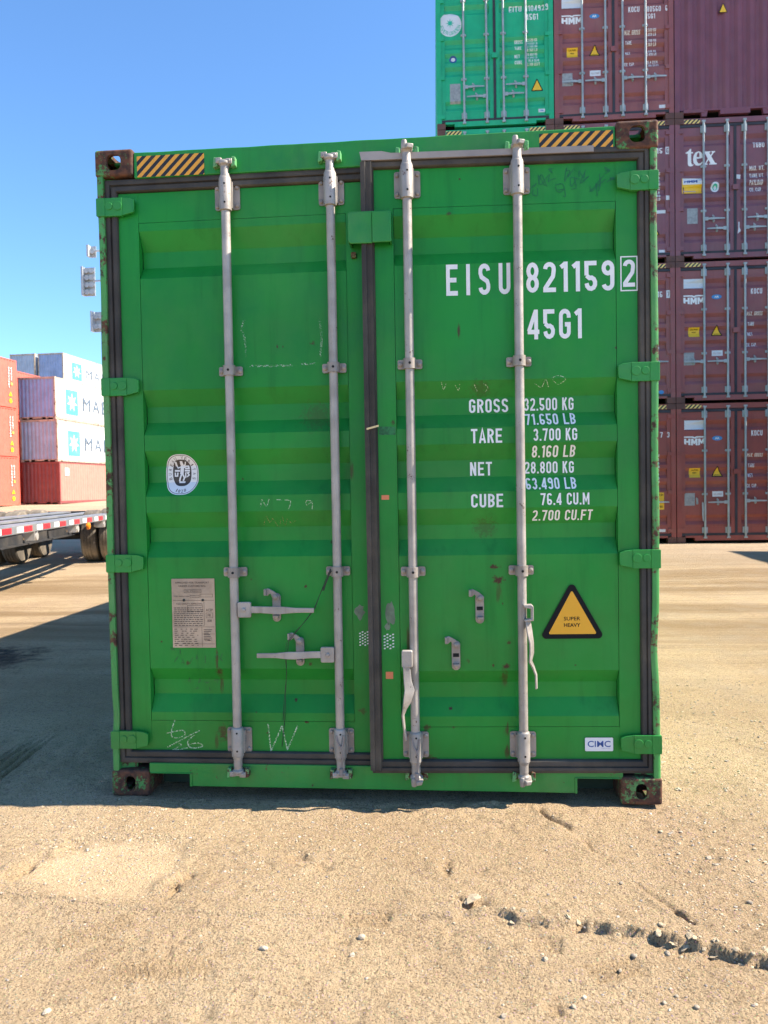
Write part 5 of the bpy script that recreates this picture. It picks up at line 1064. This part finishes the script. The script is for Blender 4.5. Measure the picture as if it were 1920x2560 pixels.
STN = [(-.247, -1.105, .021, 1, 'pale rounded stone lying in the sand left of the middle'), (.039, -1.028, .023, 1, 'pale lumpy stone near the ridge, right of a smaller white one'), (.021, -1.112, .013, 1, 'small white stone below the lumpy one near the middle'), (-.769, -1.401, .018, 1, 'flat buff stone in the bottom left corner of the sand'),
       (-1.118, -.767, .010, 0, 'small dark pebble on the raised pad at the left'), (.899, -.674, .014, 0, 'dark topped stone beside the diagonal groove'), (.846, -1.085, .015, 0, 'grey stone just below the crumbled ridge, left of a pair'), (.946, -1.069, .016, 0, 'grey stone below the ridge, right of its neighbour'),
       (.585, -1.128, .013, 0, 'small brown stone beside the wavy boot print'), (.791, -1.158, .011, 0, 'little dark pebble below the grey stones on the right'), (.637, -1.317, .014, 0, 'dark stone right of the narrow pit at the bottom'), (.67, -1.282, .012, 1, 'small buff stone above the dark one at the bottom'),
       (.877, -1.289, .012, 0, 'brown pebble at the bottom right, left of another'), (.955, -1.307, .015, 0, 'dark shiny pebble nearest the bottom right corner'), (.449, -1.368, .013, 0, 'dark pebble at the bottom edge near the middle'), (1.285, -.782, .015, 0, 'grey stone at the right edge above the ridge'),
       (1.052, -.924, .020, 0, 'large dark stone at the lower end of the diagonal groove'), (1.255, -.468, .020, 0, 'grey stone on the gravelly patch at the right'), (1.348, .231, .022, 1, 'pale stone beside the right corner of the green container'), (.918, -1.258, .010, 0, 'tiny dark pebble between the brown ones at the bottom right')]
rs = random.Random(21)
for i, (x, y_, r, pale, lab) in enumerate(STN):
    o = link('stone', RM[i % 6], None, m_stone if pale else m_stone2); o.location = (x, y_, ground_z(x, y_)+r*.2); r *= .62; o.scale = (r, r*rs.uniform(.7, 1.), r); o.rotation_euler = (rs.uniform(-.2, .2), rs.uniform(-.2, .2), rs.uniform(0, 6)); tag(o, lab, 'stone', 'stones lying on the sand')
CM = [rock_mesh(30+i, 2, .6, 'dirt_clod', .85) for i in range(5)]
d_pts = [Vector(p) for p in RIDGE]; n = 0
while n < 46:
    x = .35+.95*rs.random()**.7; 
    for (ax, ay), (bx_, by) in zip(RIDGE[:-1], RIDGE[1:]):
        if ax <= x <= bx_: yy = ay+(by-ay)*(x-ax)/(bx_-ax)
    yy += rs.uniform(-.012, .03)+(rs.uniform(0, .06) if rs.random() < .35 else 0); r = rs.uniform(.003, .0085)*(.55+.5*x); o = link('dirt_clod', CM[n % 5], None, m_clod); o.location = (x, yy, ground_z(x, yy)+r*.15); o.scale = (r*rs.uniform(1, 1.6), r, r*.9); o.rotation_euler = (rs.uniform(-.4, .4), rs.uniform(-.4, .4), rs.uniform(0, 6))
    tag(o, 'dry dirt clod along the crumbled edge of the wheel track at right', 'dirt clod', 'dirt clods along the crumbled wheel track edge'); n += 1
sh = link('dirt_clod', CM[1], None, m_clod); sh.location = (.385, -.835, ground_z(.385, -.82)+.012); sh.scale = (.035, .014, .010); sh.rotation_euler = (.3, -.2, .4); tag(sh, 'flat broken plate of crust propped over a dark hole in the sand', 'dirt clod')
G = MB(); base = []
for i in range(8):
    me_ = rock_mesh(60+i, 1, .6, 'tmp', .4); base.append((np.array([v.co[:] for v in me_.vertices]), [tuple(p.vertices) for p in me_.polygons])); bpy.data.meshes.remove(me_)
V_, F_ = [], []; off = 0; rg = np.random.default_rng(3)
pts = []
for _ in range(5200):
    u = rg.random()
    if u < .45: x, yy = rg.uniform(1.0, 2.6), rg.uniform(-1.0, 2.2)
    elif u < .6: x, yy = rg.normal(-1.05, .25), rg.normal(-.45, .22)
    elif u < .7: x, yy = rg.normal(-.2, .3), rg.normal(-.45, .2)
    else: x, yy = rg.uniform(-1.7, 1.7), rg.uniform(-1.5, -.05)
    if abs(x) < 1.23 and yy > -.03: continue
    if yy < -.9 and x < .4 and rg.random() < .45: continue
    pts.append((x, yy))
P_ = np.array(pts); hz2 = height(P_[:, :1], P_[:, 1:], np.full((len(P_), 1), .006))[:, 0]
for (x, yy), z in zip(P_, hz2):
    b, f = base[rg.integers(8)]; r = .0018+.0052*rg.random()**3.2+(.002 if x > 1.1 else 0); a = rg.uniform(0, 6.28); c_, s_ = math.cos(a), math.sin(a)
    v = b*r*np.array([1, rg.uniform(.65, 1), rg.uniform(.7, 1)]); V_.append(np.stack([x+v[:, 0]*c_-v[:, 1]*s_, yy+v[:, 0]*s_+v[:, 1]*c_, z+r*.1+v[:, 2]], -1)); F_ += [tuple(i+off for i in q_) for q_ in f]; off += len(b)
me = bpy.data.meshes.new('gravel'); me.from_pydata(np.concatenate(V_).tolist(), [], F_); me.update()
k = NT('mixed_gravel'); gi = k.n('ShaderNodeNewGeometry'); rmp = k.n('ShaderNodeValToRGB'); k.l(gi.outputs['Random Per Island'], rmp.inputs[0])
for i, (p_, c_) in enumerate(((0, (.50, .40, .27)), (.55, (.42, .33, .22)), (.75, (.36, .31, .25)), (.88, (.20, .175, .16)), (1, (.55, .49, .40)))):
    e = rmp.color_ramp.elements[i] if i < 2 else rmp.color_ramp.elements.new(p_); e.position = p_; e.color = (*c_, 1)
k.l(rmp.outputs[0], k.b.inputs['Base Color']); k.b.inputs['Roughness'].default_value = .9
me.materials.append(k.m); gr_ = bpy.data.objects.new('gravel', me); C.objects.link(gr_); tag(gr_, 'loose small gravel scattered over the sand in front of the green container', 'gravel', kind='stuff')
